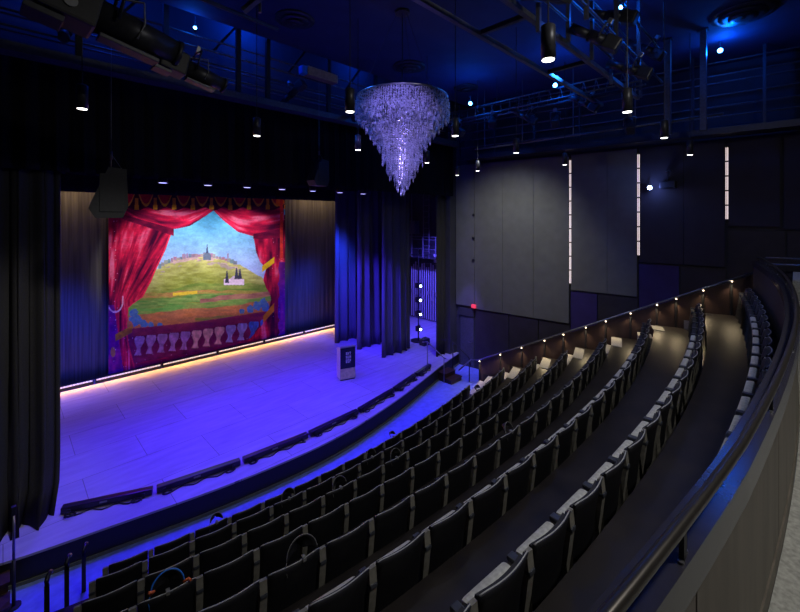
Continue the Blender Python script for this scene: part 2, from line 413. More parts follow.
# ------------------------------------------------------------------ painted backdrop
def painting(px, py):
    """colours of the painted drop on its own cloth, in the painter's sketch units"""
    col = np.zeros(px.shape+(3,))
    rng = np.random.RandomState(4)
    def S(c): return (np.array(c)/255.0)
    def put(mask, c):
        if isinstance(c, (list, tuple)): c = S(c)
        if c.ndim == 1: col[mask] = c
        else: col[mask] = c[mask]
    def nz(sx, sy, seed=0):
        r = np.random.RandomState(seed); a = r.rand(128,128)
        gx = (px/sx) % 127; gy = (py/sy) % 127
        ix = gx.astype(int); iy = gy.astype(int); fx = gx-ix; fy_ = gy-iy
        fx = fx*fx*(3-2*fx); fy_ = fy_*fy_*(3-2*fy_)
        return (a[iy,ix]*(1-fx)+a[iy,ix+1]*fx)*(1-fy_)+(a[iy+1,ix]*(1-fx)+a[iy+1,ix+1]*fx)*fy_
    def nzc(a_, b_, seed):
        r = np.random.RandomState(seed); a = r.rand(128,128)
        gx = np.mod(a_, 127); gy = np.mod(b_, 127); ix = gx.astype(int); iy = gy.astype(int); fx = gx-ix; fy_ = gy-iy
        fx = fx*fx*(3-2*fx); fy_ = fy_*fy_*(3-2*fy_)
        return (a[iy,ix]*(1-fx)+a[iy,ix+1]*fx)*(1-fy_)+(a[iy+1,ix]*(1-fx)+a[iy+1,ix+1]*fx)*fy_
    def folds(pos, along, w, seed):
        f = .5*nzc(pos/w+1.2*nzc(along/26, pos*0+3, seed+5), along/34, seed) + .33*nzc(pos/(w*.42), along/16, seed+1) + .17*nzc(pos/(w*.2), along/8, seed+2)
        return np.clip((f-.5)*1.9+.5, 0, 1)
    def mix(a, b, t):
        t = np.clip(t,0,1)[...,None]; return np.array(a)*(1-t)+np.array(b)*t
    def line(xs, ys, x): return np.interp(x, xs, ys)
    # sky
    t = (py-205)/65
    sky = mix(S((66,176,210)), S((172,190,240)), t) + (nz(14,7,1)-.5)[...,None]*.045
    col[:] = sky
    # hill and fields
    top = line([130,152,165,175,190,205,222,235,250,266,284],[284,274,263,259,256,255,258,263,270,281,284], px) + (nz(3,50,2)-.5)*2
    hill = mix(S((186,184,112)), S((140,150,66)), (py-top)/26) + (nz(7,1.6,3)-.5)[...,None]*.16
    put(py > top, hill)
    m = (py > top) & (py < top+5) & (px > 168) & (px < 238); put(m & (nz(5,2,5) > .38), (196,170,160))
    m = (py > top+5) & (py < top+9) & (px > 160) & (px < 240) & (nz(6,1.5,6) > .5); put(m, (165,150,140))
    def band(ys, th, c, c2=None, x0=120, x1=275, jit=2.5, seed=7):
        y = line([120,200,275], ys, px) + (nz(10,50,seed)-.5)*jit
        mk = (py > y) & (py < y+th) & (px > x0) & (px < x1) & (py > top)
        cc = mix(S(c), S(c2 or c), nz(9,1.5,seed+20)); put(mk, cc)
    band([300,283,284], 9, (96,130,50), (150,160,80), seed=8)
    band([296,290,292], 5, (190,130,80), (150,150,70), seed=9)
    band([303,294,294], 8, (80,140,60), (150,170,90), seed=10)
    band([300,299,290], 5, (150,90,90), (190,140,110), x0=200, seed=11)
    band([309,303,297], 6, (95,165,75), (150,160,80), seed=12)
    band([316,308,301], 24, (205,125,75), (170,110,80), seed=13)
    band([322,318,312], 4, (120,130,60), (205,120,70), x0=195, seed=14)
    y = line([160,205],[294,290], px); put((py>y)&(py<y+3)&(px>173)&(px<197), (225,195,60))
    # white farmhouse, cypresses, hill town with a spire
    put((px>224)&(px<244)&(py>279)&(py<285), (215,195,215)); put((px>230)&(px<240)&(py>276)&(py<280)&(py>279-(5-abs(px-235))), (200,180,200))
    for cx_, y0_, y1_ in ((227,271,283),(236.5,268,279),(240,269,279)):
        put((abs(px-cx_) < 1.6*(py-y0_)/(y1_-y0_)+.5)&(py>y0_)&(py<y1_), (60,60,80))
    for k in range(26):
        cx_ = 160+k*3.0; h = rng.uniform(1,3.2); w = rng.uniform(1,2)
        yy = np.interp(cx_, [130,152,165,175,190,205,222,235],[284,274,263,259,256,255,258,263])
        put((abs(px-cx_)<w)&(py>yy-h)&(py<yy+1.5), (110+rng.randint(60),118+rng.randint(40),145))
    put((abs(px-207)<.25+.11*(py-244))&(py>244)&(py<259), (66,80,110))
    put((abs(px-207)<4)&(py>256-3*np.exp(-((px-207)/4)**2))&(py<260), (96,110,128))
    for cx_ in (184,187,228): put((abs(px-cx_)<.8)&(py>253.5)&(py<258), (150,130,165))
    # blue bushes
    for cx_, cy_, r in ((136,320,6),(134,313,4),(144,324,3.5),(151,325,3),(160,325,2.5),(250,309,3.5),(257,306,4),(263,303,4.5),(242,311,2.5),(266,308,4)):
        put(((px-cx_)**2+((py-cy_)*1.0)**2 < (r*(.8+.5*nz(2,2,int(cx_))))**2), mix(S((70,110,185)), S((95,130,160)), nz(2,2,30)))
    # balustrade
    rt = line([128,200,270],[329,321.5,310.5], px)
    bs = line([110,200,284],[368,351,331], px)
    mar = mix(S((118,34,84)), S((150,50,80)), nz(8,3,31)); put((py>rt)&(px>126), mar)
    ins = (py > rt+8)&(py < bs+4)&(px>126)
    put(ins, mix(S((96,26,66)), S((130,40,90)), nz(5,5,32)))
    for k in range(12):
        cx_ = 140 + 11.4*k; y0_ = np.interp(cx_, [128,200,270],[329,321.5,310.5])+8.5
        hgt = 19 - .25*k
        tt = (py-y0_)/hgt
        w = 5.0*np.interp(tt, [0,.1,.3,.62,.8,1],[.8,1,.95,.38,.42,.75])
        cc = S((178,140,178)) if k < 5 else (S((225,180,150)) if k < 8 else S((150,150,190)))
        if k > 9: cc = S((70,110,190))
        put((abs(px-cx_+(.12*(py-y0_)))<w)&(tt>0)&(tt<1)&ins, mix(cc*.85, np.minimum(cc*1.15,1), nz(2,3,33+k)))
    put((py>bs)&(px>126), mix(S((190,40,80)), S((140,30,80)), nz(5,2,50)))
    # red drapery: shading strokes are part of the painting
    def red(fold, lo=(66,8,48), mid=(214,30,72), hi=(250,150,176)):
        a = mix(S(lo), S(mid), fold*1.55); return mix(a, S(hi), (fold-.70)*2.2)
    # left fall
    inner = line([205,229,250,270,283,297,304,308,330,345,375],[176,173,165.5,156,150.5,143,133,128.5,127,129,137], py)
    left = line([190,375],[110,106], py)
    gather = line([205,300,375],[1.0,.32,.42], py)
    pos = (px-108)/gather
    fold = folds(pos+.10*(py-205), py, 8.5, 60)
    put((px<inner)&(py>205), red(fold))
    put((px<127)&(py>305)&(px<line([305,375],[114,124],py)), mix(S((86,20,110)), S((150,40,120)), nz(3,8,63)))
    put((px<inner)&(abs(px-inner)<1.6)&(py>225), (228,50,80))
    # right fall
    inner = line([233,240,252,262,268,272,280,288,294,300,315,325,334,350],[253,254,256,260,266,265,263,266,270,271,267,262,254,240], py)
    pos = (284-px)
    fold = folds(pos, py, 6.5, 64)
    put((px>inner)&(py>215), red(fold))
    put((px>278.5+3*(nz(4,4,91)-.5))&(py>262), mix(S((92,26,120)), S((160,50,130)), nz(3,6,66)))
    # swags
    def swag(ax, bx, topy, low, seed):
        tt = (px-ax)/(bx-ax); edge = np.interp(tt, low[0], low[1])
        mk = (tt>=0)&(tt<=1)&(py<edge)&(py>topy)
        q = (py-topy)/(edge-topy+.01)
        fold = folds(q*34, px, 8, seed); put(mk, red(fold))
    swag(118, 213.5, 200, ([0,.1,.25,.45,.6,.75,.9,1],[203,213,222,228,229,226,217,210.5]), 70)
    swag(213.5, 284, 200, ([0,.15,.35,.55,.75,1],[210.5,221,232,236,234,229]), 72)
    # a shadowed gather painted where fall and swag meet
    mk = (px>122)&(px<174)&(py>line([122,174],[214,229],px))&(py<line([122,174],[219,236],px)); put(mk, mix(S((80,10,50)), S((140,20,60)), nz(5,3,75)))
    mk = (px>253)&(px<284)&(py>line([253,284],[234,228],px))&(py<line([253,284],[239,238],px)); put(mk, mix(S((80,10,50)), S((140,20,60)), nz(5,3,76)))
    # top trim
    put((py<209+1.5*np.sin(px*.33)), mix(S((96,16,44)), S((60,14,40)), nz(4,3,77)))
    k = np.round((px-146)/18.7); cxk = 146+18.7*k; dx = (px-cxk)
    dip = 205.5-((dx/5.5)**2)*7
    arcm = (abs(dx) < 7.5)&(py>dip-1.6)&(py<dip+1.0); put((py<dip)&(abs(dx)<6)&(py<206), (186,26,46)); put(arcm, (236,168,52))
    dx2 = abs(px-(cxk+np.where(px>cxk, 9.35, -9.35)))
    put((dx2<1.5)&(py>198)&(py<209), (222,150,44)); put((dx2<2.2)&(py>205)&(py<209.5), (232,160,40))
    put((((px-123)**2+(py-200)**2)<18)|(((px-280)**2+(py-202)**2)<18), (245,120,30))
    # gold ties and tassel
    y = line([114,133],[336,326],px); put((px>115)&(px<132)&(py>y-1)&(py<y+6), mix(S((214,160,40)), S((150,90,50)), nz(3,3,80)))
    put((px>262)&(px<274)&(py>line([262,274],[266,257],px))&(py<line([262,274],[272,263],px)), (235,190,40))
    put((px>263)&(px<274)&(py>line([263,274],[316,303],px))&(py<line([263,274],[323,311],px)), (240,150,40))
    put((((px-113)/2.4)**2+((py-352)/5)**2<1), (160,120,70))
    put((px>280)&(px<283)&(py<260), (225,60,50))
    # thin rope loops
    d = np.sqrt(((px-115)/8)**2+((py-300)/12)**2); put((abs(d-1)<.07)&(py>296), (220,170,190))
    # scattered flecks of worn paint
    fl = nz(.55,.55,90); put((fl>.965)&((px<120)|(px>272)|(py>335)), (230,190,210))
    col *= (1.06+(nz(1.3,.9,95)-.5)*.13+(nz(5,2.2,96)-.5)*.13)[...,None]
    return np.clip(col, 0, 1)
def make_backdrop():
    X0, X1, Z0, Z1, Y = 2.62, 9.42, .56, 7.06, 17.1
    nx, nz_ = 400, 370
    gx, gz = np.meshgrid(np.linspace(X0, X1, nx+1), np.linspace(Z0, Z1, nz_+1))
    d = (gx+Y)*.70710678
    c = painting(400+397*(gx-Y)*.70710678/d, 218-397*(gz-EYE)/d)
    lin = np.where(c <= .04045, c/12.92, ((c+.055)/1.055)**2.4)
    co_ = np.zeros((nz_+1, nx+1, 3)); co_[...,0] = gx-X0; co_[...,2] = gz-Z0
    co_[...,1] = .012*np.sin(gx*2.1+.6*np.sin(gz))*np.clip((gz-Z0)/2,0,1)
    me = bpy.data.meshes.new('painted_backdrop')
    nv = (nx+1)*(nz_+1); idx = np.arange(nv).reshape(nz_+1, nx+1)
    q = np.stack([idx[:-1,:-1], idx[:-1,1:], idx[1:,1:], idx[1:,:-1]], -1).reshape(-1,4)
    me.vertices.add(nv); me.vertices.foreach_set('co', co_.reshape(-1))
    me.loops.add(q.size); me.loops.foreach_set('vertex_index', q.reshape(-1))
    me.polygons.add(len(q)); me.polygons.foreach_set('loop_start', np.arange(0, q.size, 4)); me.polygons.foreach_set('loop_total', np.full(len(q),4))
    me.update()
    at = me.color_attributes.new('paint', 'FLOAT_COLOR', 'POINT')
    at.data.foreach_set('color', np.concatenate([lin.reshape(-1,3), np.ones((nv,1))], 1).astype(np.float32).reshape(-1))
    m = bpy.data.materials.new('scenic_paint'); m.use_nodes = True; nt = m.node_tree; b = nt.nodes['Principled BSDF']
    a = nt.nodes.new('ShaderNodeVertexColor'); a.layer_name = 'paint'
    nt.links.new(a.outputs['Color'], b.inputs['Base Color']); b.inputs['Roughness'].default_value = .85; b.inputs['Specular IOR Level'].default_value = .1
    me.materials.append(m)
    root = thing('painted_backdrop', 'painted backdrop of red drapes framing a green hill town landscape', 'backdrop', (X0, Y, Z0))
    o = bpy.data.objects.new('canvas', me); C.objects.link(o); o.parent = root
    md = o.modifiers.new('thickness','SOLIDIFY'); md.thickness = .01; md.offset = 1
    bm = bmesh.new(); tube(bm, (-.05,.0,6.53), (6.86,.0,6.53), .03, 10); obj('batten', bm, 'black', root)
    bm = bmesh.new(); tube(bm, (-.02,.02,0.0), (6.78,.02,0.0), .018, 8); obj('hem_pipe', bm, 'black', root)
make_backdrop()

# ------------------------------------------------------------------ LED battens at the foot of the cyclorama
NB = 6; X0b, X1b = .2, 12.4
for k in range(NB):
    a = X0b+(X1b-X0b)*k/NB; L = (X1b-X0b)/NB-.05
    t = thing('light_batten', f'low warm LED batten on the floor under the backdrop, {ORD[k+1]} from the left', 'stage light', (a, 17.0, .48), 0, 'warm footlights along the back wall')
    bm = bmesh.new(); box(bm, 0, L, -.06, .06, .005, .19, .008); obj('housing', bm, 'black', t)
    bm = bmesh.new()
    box(bm, .03, L-.03, -.075, -.0605, .115, .16)
    obj('led_lens', bm, 'warm_led', t)
    light('AREA', (a+L/2, 16.88, .60), 20, (1,.44,.07), (a+L/2, 16.3, .38), L, sy=.05)
# footlight housings along the curved stage edge
FL = [(.78,9.98),(2.22,9.34),(3.9,9.04),(5.6,8.93),(7.3,9.0),(9.0,9.28),(10.4,9.62),(11.5,9.86)]
for k in range(len(FL)-1):
    a = Vector((*FL[k],0)); b = Vector((*FL[k+1],0)); dv = b-a; L = dv.length-.05
    t = thing('footlight_trough', f'long black light unit lying along the stage edge, {ORD[k+1]} from the left', 'stage light', (a.x, a.y, .48), math.atan2(dv.y, dv.x), 'black footlights along the stage edge')
    bm = bmesh.new(); box(bm, .02, L, -.07, .07, .02, .14, .015); obj('housing', bm, 'black_gloss', t)
    bm = bmesh.new()
    for j in range(12): box(bm, .1+j*(L-.2)/12, .1+(j+.8)*(L-.2)/12, .03, .078, .05, .12)
    obj('lens', bm, 'steel', t)
    for q in (.15, L-.15):
        bm = bmesh.new(); box(bm, q-.03, q+.03, -.09, .09, 0, .10, .005); obj('bracket', bm, 'steel', t)
    bm = bmesh.new(); rnd = random.Random(k+20)
    pipe(bm, [(L*.12+ L*.8*s/14, -.12-.05*math.sin(s*1.3+k), .015) for s in range(15)], .012, 6)
    for q in range(2):
        c0 = rnd.choice((.2, L-.25)); pipe(bm, [(c0+.09*math.cos(s*.6), -.16+.07*math.sin(s*.6), .02+.008*s/4) for s in range(22)], .009, 5)
    obj('cable', bm, 'black_gloss', t)
    bm = bmesh.new(); box(bm, L*.42, L*.5, -.074, -.069, .08, .115); obj('label_plate', bm, 'rim', t)

# ------------------------------------------------------------------ lectern
t = thing('lectern', 'grey lectern with navy sign panel and beige lower front standing on the stage', 'lectern', (8.60,11.30,.48), -math.radians(19))
w = .28
def lect(pts, x0, x1, m, name, par, bev=0):
    bm = bmesh.new(); lo = [bm.verts.new((x0, y, z)) for y, z in pts]; hi = [bm.verts.new((x1, y, z)) for y, z in pts]; n = len(pts)
    bm.faces.new(lo); bm.faces.new(hi[::-1])
    for k in range(n): bm.faces.new((lo[k], lo[(k+1)%n], hi[(k+1)%n], hi[k]))
    return obj(name, bm, m, par)
lect([(-.19,.04),(.2,.04),(.2,1.02),(-.19,1.16)], -w, w, 'lectern', 'body', t)
lect([(-.22,1.165),(.24,1.01),(.24,1.04),(-.22,1.2)], -w-.02, w+.02, 'lectern', 'slanted_top', t)
bm = bmesh.new(); box(bm, -w+.02, w-.02, -.17, .18, 0, .045, .005); obj('plinth', bm, 'black', t)
bm = bmesh.new(); box(bm, -w+.012, w-.012, -.205, -.188, .42, 1.13); sp = obj('sign_panel', bm, 'navy', t)
bm = bmesh.new(); box(bm, -w+.012, w-.012, -.205, -.188, .06, .41); obj('lower_panel', bm, 'beige', t)
# the stacked white letters on the sign panel
rows = ["111 1 1 111", "1 1 111  1 ", "111  1   1 ", "1 1 1 1  1 ", "           ", "111 1 1 1 1", "1 1 1 1 111", "111 1 1 1 1", "1 1 111 1 1", "           ", "111 111 111", "1 1 1   1 1", "111 111 111", "1 1   1 1  ", "111 111 1  "]
bm = bmesh.new()
for j, r in enumerate(rows):
    for i, ch in enumerate(r):
        if ch == '1': box(bm, -.075+i*.0165, -.075+(i+1)*.0165, -.209, -.2045, .98-(j+1)*.025, .98-j*.025)
obj('lettering', bm, 'white', sp)

# ------------------------------------------------------------------ seats
def seat_proto():
    t = thing('theatre_seat', 'black folding theatre seat', 'theatre seat')
    def back_pt(u, s, off):          # u across -1..1, s height 0..1
        z = .26+.57*s
        if s > .9: z -= .012*abs(u)**8
        y = .085-.085*s + .038*u*u + off + .012*math.sin(PI*s)
        return (u*.256, y, z)
    def panel(o0, o1, nu=10, nv=7, uw=1.0, s0=0, s1=1):
        bm = bmesh.new(); F = []; B = []
        for j in range(nv+1):
            s = s0+(s1-s0)*j/nv
            F.append([bm.verts.new(back_pt(uw*(2*i/nu-1), s, o0)) for i in range(nu+1)])
            B.append([bm.verts.new(back_pt(uw*(2*i/nu-1), s, o1)) for i in range(nu+1)])
        for j in range(nv):
            for i in range(nu):
                bm.faces.new((F[j][i],F[j][i+1],F[j+1][i+1],F[j+1][i])).smooth = True
                bm.faces.new((B[j][i],B[j+1][i],B[j+1][i+1],B[j][i+1])).smooth = True
            bm.faces.new((F[j][0],F[j+1][0],B[j+1][0],B[j][0])); bm.faces.new((F[j][nu],B[j][nu],B[j+1][nu],F[j+1][nu]))
        for i in range(nu):
            bm.faces.new((F[0][i],B[0][i],B[0][i+1],F[0][i+1])); bm.faces.new((F[nv][i],F[nv][i+1],B[nv][i+1],B[nv][i]))
        return bm
    b = obj('backrest', panel(-.012, .012), 'shell', t)
    obj('back_cushion', panel(.0125, .045, uw=.93, s0=.12, s1=.93), 'pad', b)
    bm = bmesh.new(); pipe(bm, [back_pt(u/8, 1.0, .0) for u in range(-8, 9)], .0045, 6)
    obj('edge_highlight', bm, 'lit_edge', b)  # highlight on the back's top edge, painted as a thin pale tube
    bm = bmesh.new()
    Mx = Matrix.Translation((0,.125,.33))@Matrix.Rotation(-.10,4,'X')
    box(bm, -.232, .232, -.025, .06, 0, .335, .028, mtx=Mx); c = obj('seat_cushion', bm, 'pan', t)
    return t
def arm_proto(t, x, name='armrest'):
    bm = bmesh.new(); box(bm, x-.036, x+.036, .02, .215, .635, .675, .012); a = obj(name, bm, 'arm', t)
    bm = bmesh.new()
    # crescent side standard
    pts = [(.045,.79),(.075,.79),(.105,.67),(.20,.635),(.19,.56),(.17,.44),(.15,.20),(.13,.02),(.28,.0),(.02,.0),(.06,.05),(.085,.22),(.055,.45),(.03,.66)]
    lo = [bm.verts.new((x-.034, y, z)) for y, z in pts]; hi = [bm.verts.new((x+.034, y, z)) for y, z in pts]
    bm.faces.new(lo); bm.faces.new(hi[::-1]); n = len(pts)
    for k in range(n): bm.faces.new((lo[k], lo[(k+1)%n], hi[(k+1)%n], hi[k]))
    bmesh.ops.triangulate(bm, faces=[f for f in bm.faces if len(f.verts) > 4])
    obj('side_panel', bm, 'stand', t)
proto = seat_proto(); arm_proto(proto, .2975); remember(proto)
def dark_variant(root):
    for c in C.objects:
        if c.parent == root and c.name.startswith('seat_cushion'):
            c.data = dark_cushion
dark_cushion = [c for c in C.objects if c.name == 'seat_cushion'][0].data.copy(); dark_cushion.materials[0] = M['pad']
# an end seat carries a second arm
proto2 = copy_tree(proto); 
proto2_kids = [c for c in C.objects if c.parent == proto2]
arm_proto(proto2, -.2975); bpy.context.view_layer.update(); remember(proto2)
PITCH = .597
ROWNAME = ['front row', 'second row', 'third row', 'fourth row', 'fifth row', 'sixth row', 'seventh row', 'rearmost row']
SEATS = {}
dark_jobs = []; dark_roots = {}
used = {1: False, 2: False}
for i in range(8):
    R = ROW_R[i]; cy = ROW_Y[i]+R
    phi_end = math.asin((ROW_END[i]-CX)/R)
    phi0 = math.asin((ROW_X0[i]-CX)/R)
    step = PITCH/R
    anchor = math.asin((2.13-.25*i+[.14,.12,.12,.10,-.03,.05,.19,.1][i]-CX)/R)     # gap between two seats
    ks = [k for k in range(-12, 26) if phi0-.3*step <= anchor+(k+.5)*step-.5*step and anchor+(k+1)*step <= phi_end+.6*step]
    n = len(ks)
    for j, k in enumerate(ks):
        ph = anchor+(k+.5)*step
        x = CX+R*math.sin(ph); y = cy-R*math.cos(ph); z = RISE*i
        vis = False
        for dx in (-.25,.25):
            for hz in (.3,.86):
                p = project(x+dx, y, z+hz)
                if p and -6 < p[0] < 806 and -5 < p[1] < 620: vis = True
        if not vis: continue
        # behind the parapet from here
        fromright = n-j; fromleft = j+1
        if i < 3 and fromleft < fromright: lab = f'black folding seat in the {ROWNAME[i]} from the stage, {ORD[fromleft]} from its left end'
        else:
            lab = f'black folding seat in the {ROWNAME[i]} from the stage, {ORD[fromright]} from its right end'
            if i == 0: lab = f'black folding seat in the front row by the stage, {ORD[fromright]} from its right end'
        if i == 7: lab = f'black folding seat in the rearmost row under the balcony rail, {ORD[fromright]} from its far end'
        if i == 0 and fromleft < fromright: lab = f'black folding seat in the front row by the stage, {ORD[fromleft]} from its left end'
        first = j == 0 or not SEATS.get(i)
        src = proto2 if first else proto
        key = 2 if first else 1
        o = src if not used[key] else copy_tree(src)
        used[key] = True
        if i < 5 or fromright < 6: dark_jobs.append(o)
        o.location = (x, y, z); o.rotation_euler = (0,0,ph)
        tag(o, lab, 'theatre seat', f'seats of the {ROWNAME[i]}')
        SEATS.setdefault(i, []).append((x, y, z, ph))
for o in dark_jobs: dark_roots[o.name] = 1
for c in C.objects:
    if c.parent and c.parent.name in dark_roots and c.name.startswith('seat_cushion'): c.data = dark_cushion
print('SEATS', {k: len(v) for k, v in SEATS.items()})

# round dark items resting on seat backs
def near_seat(i, px):
    return min(SEATS[i], key=lambda s: abs(project(s[0], s[1], s[2]+.85)[0]-px))
def seat_hood(i, px, label, strap=False, s=1.0, du=0.0):
    x, y, z, ph = near_seat(i, px)
    t = thing('seat_hood', label, 'seat hood', (x, y, z+.79), ph, 'round dark hoods on the seat backs')
    bm = bmesh.new(); pts = []
    for k in range(21):
        a = PI*k/20; pts.append((du+.15*s*math.cos(a), .04+.05*math.sin(a), .05+.15*s*math.sin(a)))
    # shallow domed body
    rings = []
    for q in (1.0, .8, .5, .15):
        rings.append([bm.verts.new((du+(p[0]-du)*q, p[1]+.09*(1-q*q), .05+(p[2]-.05)*q)) for p in pts])
    for a, b in zip(rings[:-1], rings[1:]):
        for k in range(20): bm.faces.new((a[k],a[k+1],b[k+1],b[k])).smooth = True
    o = obj('hood_body', bm, 'shell', t); md = o.modifiers.new('th','SOLIDIFY'); md.thickness = .012
    bm = bmesh.new(); pipe(bm, pts, .008 if strap else .0035, 6)
    pipe(bm, [(du-.15*s,.04,.05),(du-.17*s,.02,.02),(du-.16*s,.0,-.06)], .005, 6)
    obj('rim', bm, 'lid_blue' if strap else 'rim', t)
    bm = bmesh.new(); box(bm, du-.018, du+.018, -.02, .04, .02, .055, .005); obj('clip', bm, 'rim', t)
    if strap:
        bm = bmesh.new(); pipe(bm, [(du-.15,.04,.06),(du-.12,.0,.11),(du-.17,-.01,.13)], .013, 6); pipe(bm, [(du+.14,.03,.05),(du+.19,.02,.07),(du+.21,.0,.05)], .013, 6)
        obj('strap_end', bm, 'lid_orange', t)
seat_hood(3, 160, 'black rounded hood with blue rim and orange tips on a seat at lower left', True, 1.0)
seat_hood(0, 205, 'small dark rounded hood on a front row seat near the left end', s=.7, du=.08)
seat_hood(1, 288, 'dark ring-shaped hood on a second row seat left of centre', s=.8)
seat_hood(2, 334, 'dark hood with a pale wavy rim on a third row seat left of centre', s=.85)
seat_hood(4, 300, 'large dark rounded hood with pale rim on a fifth row seat', s=1.05, du=.08)
seat_hood(1, 370, 'dark ring-shaped hood on a second row seat at centre, left of its pair', s=.8)
seat_hood(2, 394, 'dark ring-shaped hood on a third row seat at centre', s=.8)
seat_hood(0, 402, 'small dark hood standing above the front row seats at centre', s=.6)
seat_hood(4, 520, 'small dark hood on a fifth row seat near the middle of the house', s=.7)
seat_hood(1, 478, 'dark hood with pale rim on a second row seat near its right end', s=.8)

# ------------------------------------------------------------------ low wall, rail and step lights of the aisle
def bp(y, off=0): return Vector((barrier_x(y)+off, y, 0))
LY = [8.2, 7.45, 6.72, 5.98, 5.4, 4.75, 4.2, 3.55, 2.9, 2.45, 1.85, 1.25, .78]
t = thing('aisle_wall', 'sloping dark brown low wall with a lit handrail beside the right aisle', 'low wall')
for a, b in zip(LY[:-1], LY[1:]):
    bm = bmesh.new(); a2, b2 = a-.03, b+.03; V = []
    for y in (a2, b2):
        for off in (0, .05):
            for dz in (-1.0, -.06): V.append(bm.verts.new((barrier_x(y)+off, y, max(.0, barrier_z(y)+dz))))
    for f in ((0,1,3,2),(4,6,7,5),(0,4,5,1),(2,3,7,6),(1,5,7,3),(0,2,6,4)): bm.faces.new([V[q] for q in f])
    obj('panel', bm, 'plinth', t)
for y in LY:
    bm = bmesh.new(); box(bm, barrier_x(y)-.02, barrier_x(y)+.06, y-.025, y+.025, max(0, barrier_z(y)-1.05), barrier_z(y)-.02); obj('post', bm, 'black', t)
bm = bmesh.new(); pipe(bm, [(barrier_x(9.0), 9.0, .42), (barrier_x(8.6)-.02,8.5,.93),(barrier_x(8.25)-.02, 8.25, .95)] + [(barrier_x(y)-.02, y, barrier_z(y)) for y in (6,4,2,.78)], .024, 8)
hr = obj('handrail', bm, 'grey_steel', t)
for y in LY[:-1]:
    bm = bmesh.new(); box(bm, barrier_x(y)-.045, barrier_x(y)-.015, y-.03, y+.0, barrier_z(y)-.062, barrier_z(y)-.035, .003); obj('step_light', bm, 'step_led', hr)
    light('SPOT', (barrier_x(y)-.06, y-.02, barrier_z(y)-.10), 11, (1,.78,.46), (barrier_x(y)-.55, y-.1, barrier_z(y)-1.2), .03, 120, .6)
# slim lit ledge behind, floor of the ramp beyond
bm = bmesh.new()
pa = [(barrier_x(y)+.07, y) for y in (8.2,.78)]; pb = [(wall_x(y)-.06, y) for y in (8.2,.78)]
V = [bm.verts.new((*pa[0],.0)), bm.verts.new((*pa[1],3.3)), bm.verts.new((*pb[1],3.3)), bm.verts.new((*pb[0],.0))]
V2 = [bm.verts.new((v.co.x, v.co.y, v.co.z+.05)) for v in V]
bm.faces.new(V); bm.faces.new(V2[::-1])
for k in range(4): bm.faces.new((V[k], V[(k+1)%4], V2[(k+1)%4], V2[k]))
struct('floor_ramp', bm, 'tier')

# ------------------------------------------------------------------ stairs between stage and floor
def stair_rail(name, pts, posts, label, m='grey_steel', r=.02):
    t = thing(name, label, 'handrail', (pts[0][0], pts[0][1], 0))
    o0 = Vector(t.location)
    bm = bmesh.new(); pipe(bm, [Vector(p)-o0 for p in pts], r, 8); obj('rail', bm, m, t)
    for a, b in posts:
        bm = bmesh.new(); tube(bm, Vector(a)-o0, Vector(b)-o0, r*.9, 8); obj('post', bm, m, t)
    return t
stair_rail('stair_rail', [(11.3,10.1,1.42),(11.42,9.95,1.44),(11.62,9.33,.95),(11.62,9.2,.93)], [((11.42,9.95,.48),(11.42,9.95,1.43)),((11.62,9.3,0),(11.62,9.3,.93))], 'grey metal stair handrail at the right end of the stage nearer the lectern')
stair_rail('stair_rail', [(12.25,10.0,1.35),(12.42,9.6,1.33),(12.5,9.4,1.2),(12.35,8.7,.92),(12.35,8.6,.6)], [((12.42,9.5,.1),(12.42,9.5,1.28)),((12.35,8.68,0),(12.35,8.68,.9))], 'dark stair handrail beside the side door at right of the stage', 'black')
for q, (y0, y1, z) in enumerate(((9.30,9.66,.32),(9.0,9.30,.16))):
    bm = bmesh.new(); box(bm, 11.68, 12.3, y0, y1-.002, 0.001 if q else 0.001, z-.03); box(bm, 11.66, 12.32, y0-.02, y1-.002, z-.03, z); o = obj('stage_step', bm, 'brown')
    tag(o, ['upper dark brown step at the right corner of the stage','lower dark brown step at the right corner of the stage'][q], 'step', 'stage corner steps')
for q, (y0, y1, z) in enumerate(((8.95,9.24,.32),(8.6,8.95,.16))):
    bm = bmesh.new(); box(bm, -1.3, .06, y0, y1-.002, 0.001, z-.03); box(bm, -1.3, .08, y0-.02, y1-.002, z-.03, z); o = obj('stage_step', bm, 'brown')
    tag(o, ['upper brown step at the left corner of the stage','lower brown step at the left corner of the stage'][q], 'step', 'stage corner steps')
# slim stand left of the stage
t = thing('slim_stand', 'tall slim metal pole at far left in front of the curtain', 'pole', (.12,8.75,0))
bm = bmesh.new(); tube(bm, (0,0,.0), (0,0,.75), .024, 10); obj('lower_tube', bm, 'black', t)
bm = bmesh.new(); tube(bm, (0,0,.75), (0,0,1.48), .017, 10); obj('upper_tube', bm, 'grey_steel', t)
bm = bmesh.new(); box(bm, -.03,.03,-.03,.03,1.46,1.60,.008); obj('head', bm, 'black', t)
bm = bmesh.new(); tube(bm, (0,0,0), (0,0,.03), .09, 14); obj('base', bm, 'black', t)
# posts with bent tops beside the left aisle
for k, (x, y, z, h, lb) in enumerate(((.94,8.3,0,.72,'black handrail post with bent top right beside the front seats'),(.68,7.8,0,.98,'black handrail post with bent top, second from the front seats'),(.42,7.2,.25,1.02,'black handrail post with bent top, third from the front seats'),(.28,6.9,.25,.72,'short black handrail post at the bottom left corner'))):
    t = thing('aisle_post', lb, 'handrail post', (x, y, z), 0, 'left aisle handrail posts')
    bm = bmesh.new(); bar(bm, (0,0,0), (0,0,h-.1), .055, .03); obj('post', bm, 'black', t)
    bm = bmesh.new(); pipe(bm, [(0,0,h-.12),(0,0,h-.05),(.01,.02,h-.01),(.03,.06,h),(.05,.1,h-.01)], .03, 8); obj('handle', bm, 'black_gloss', t)

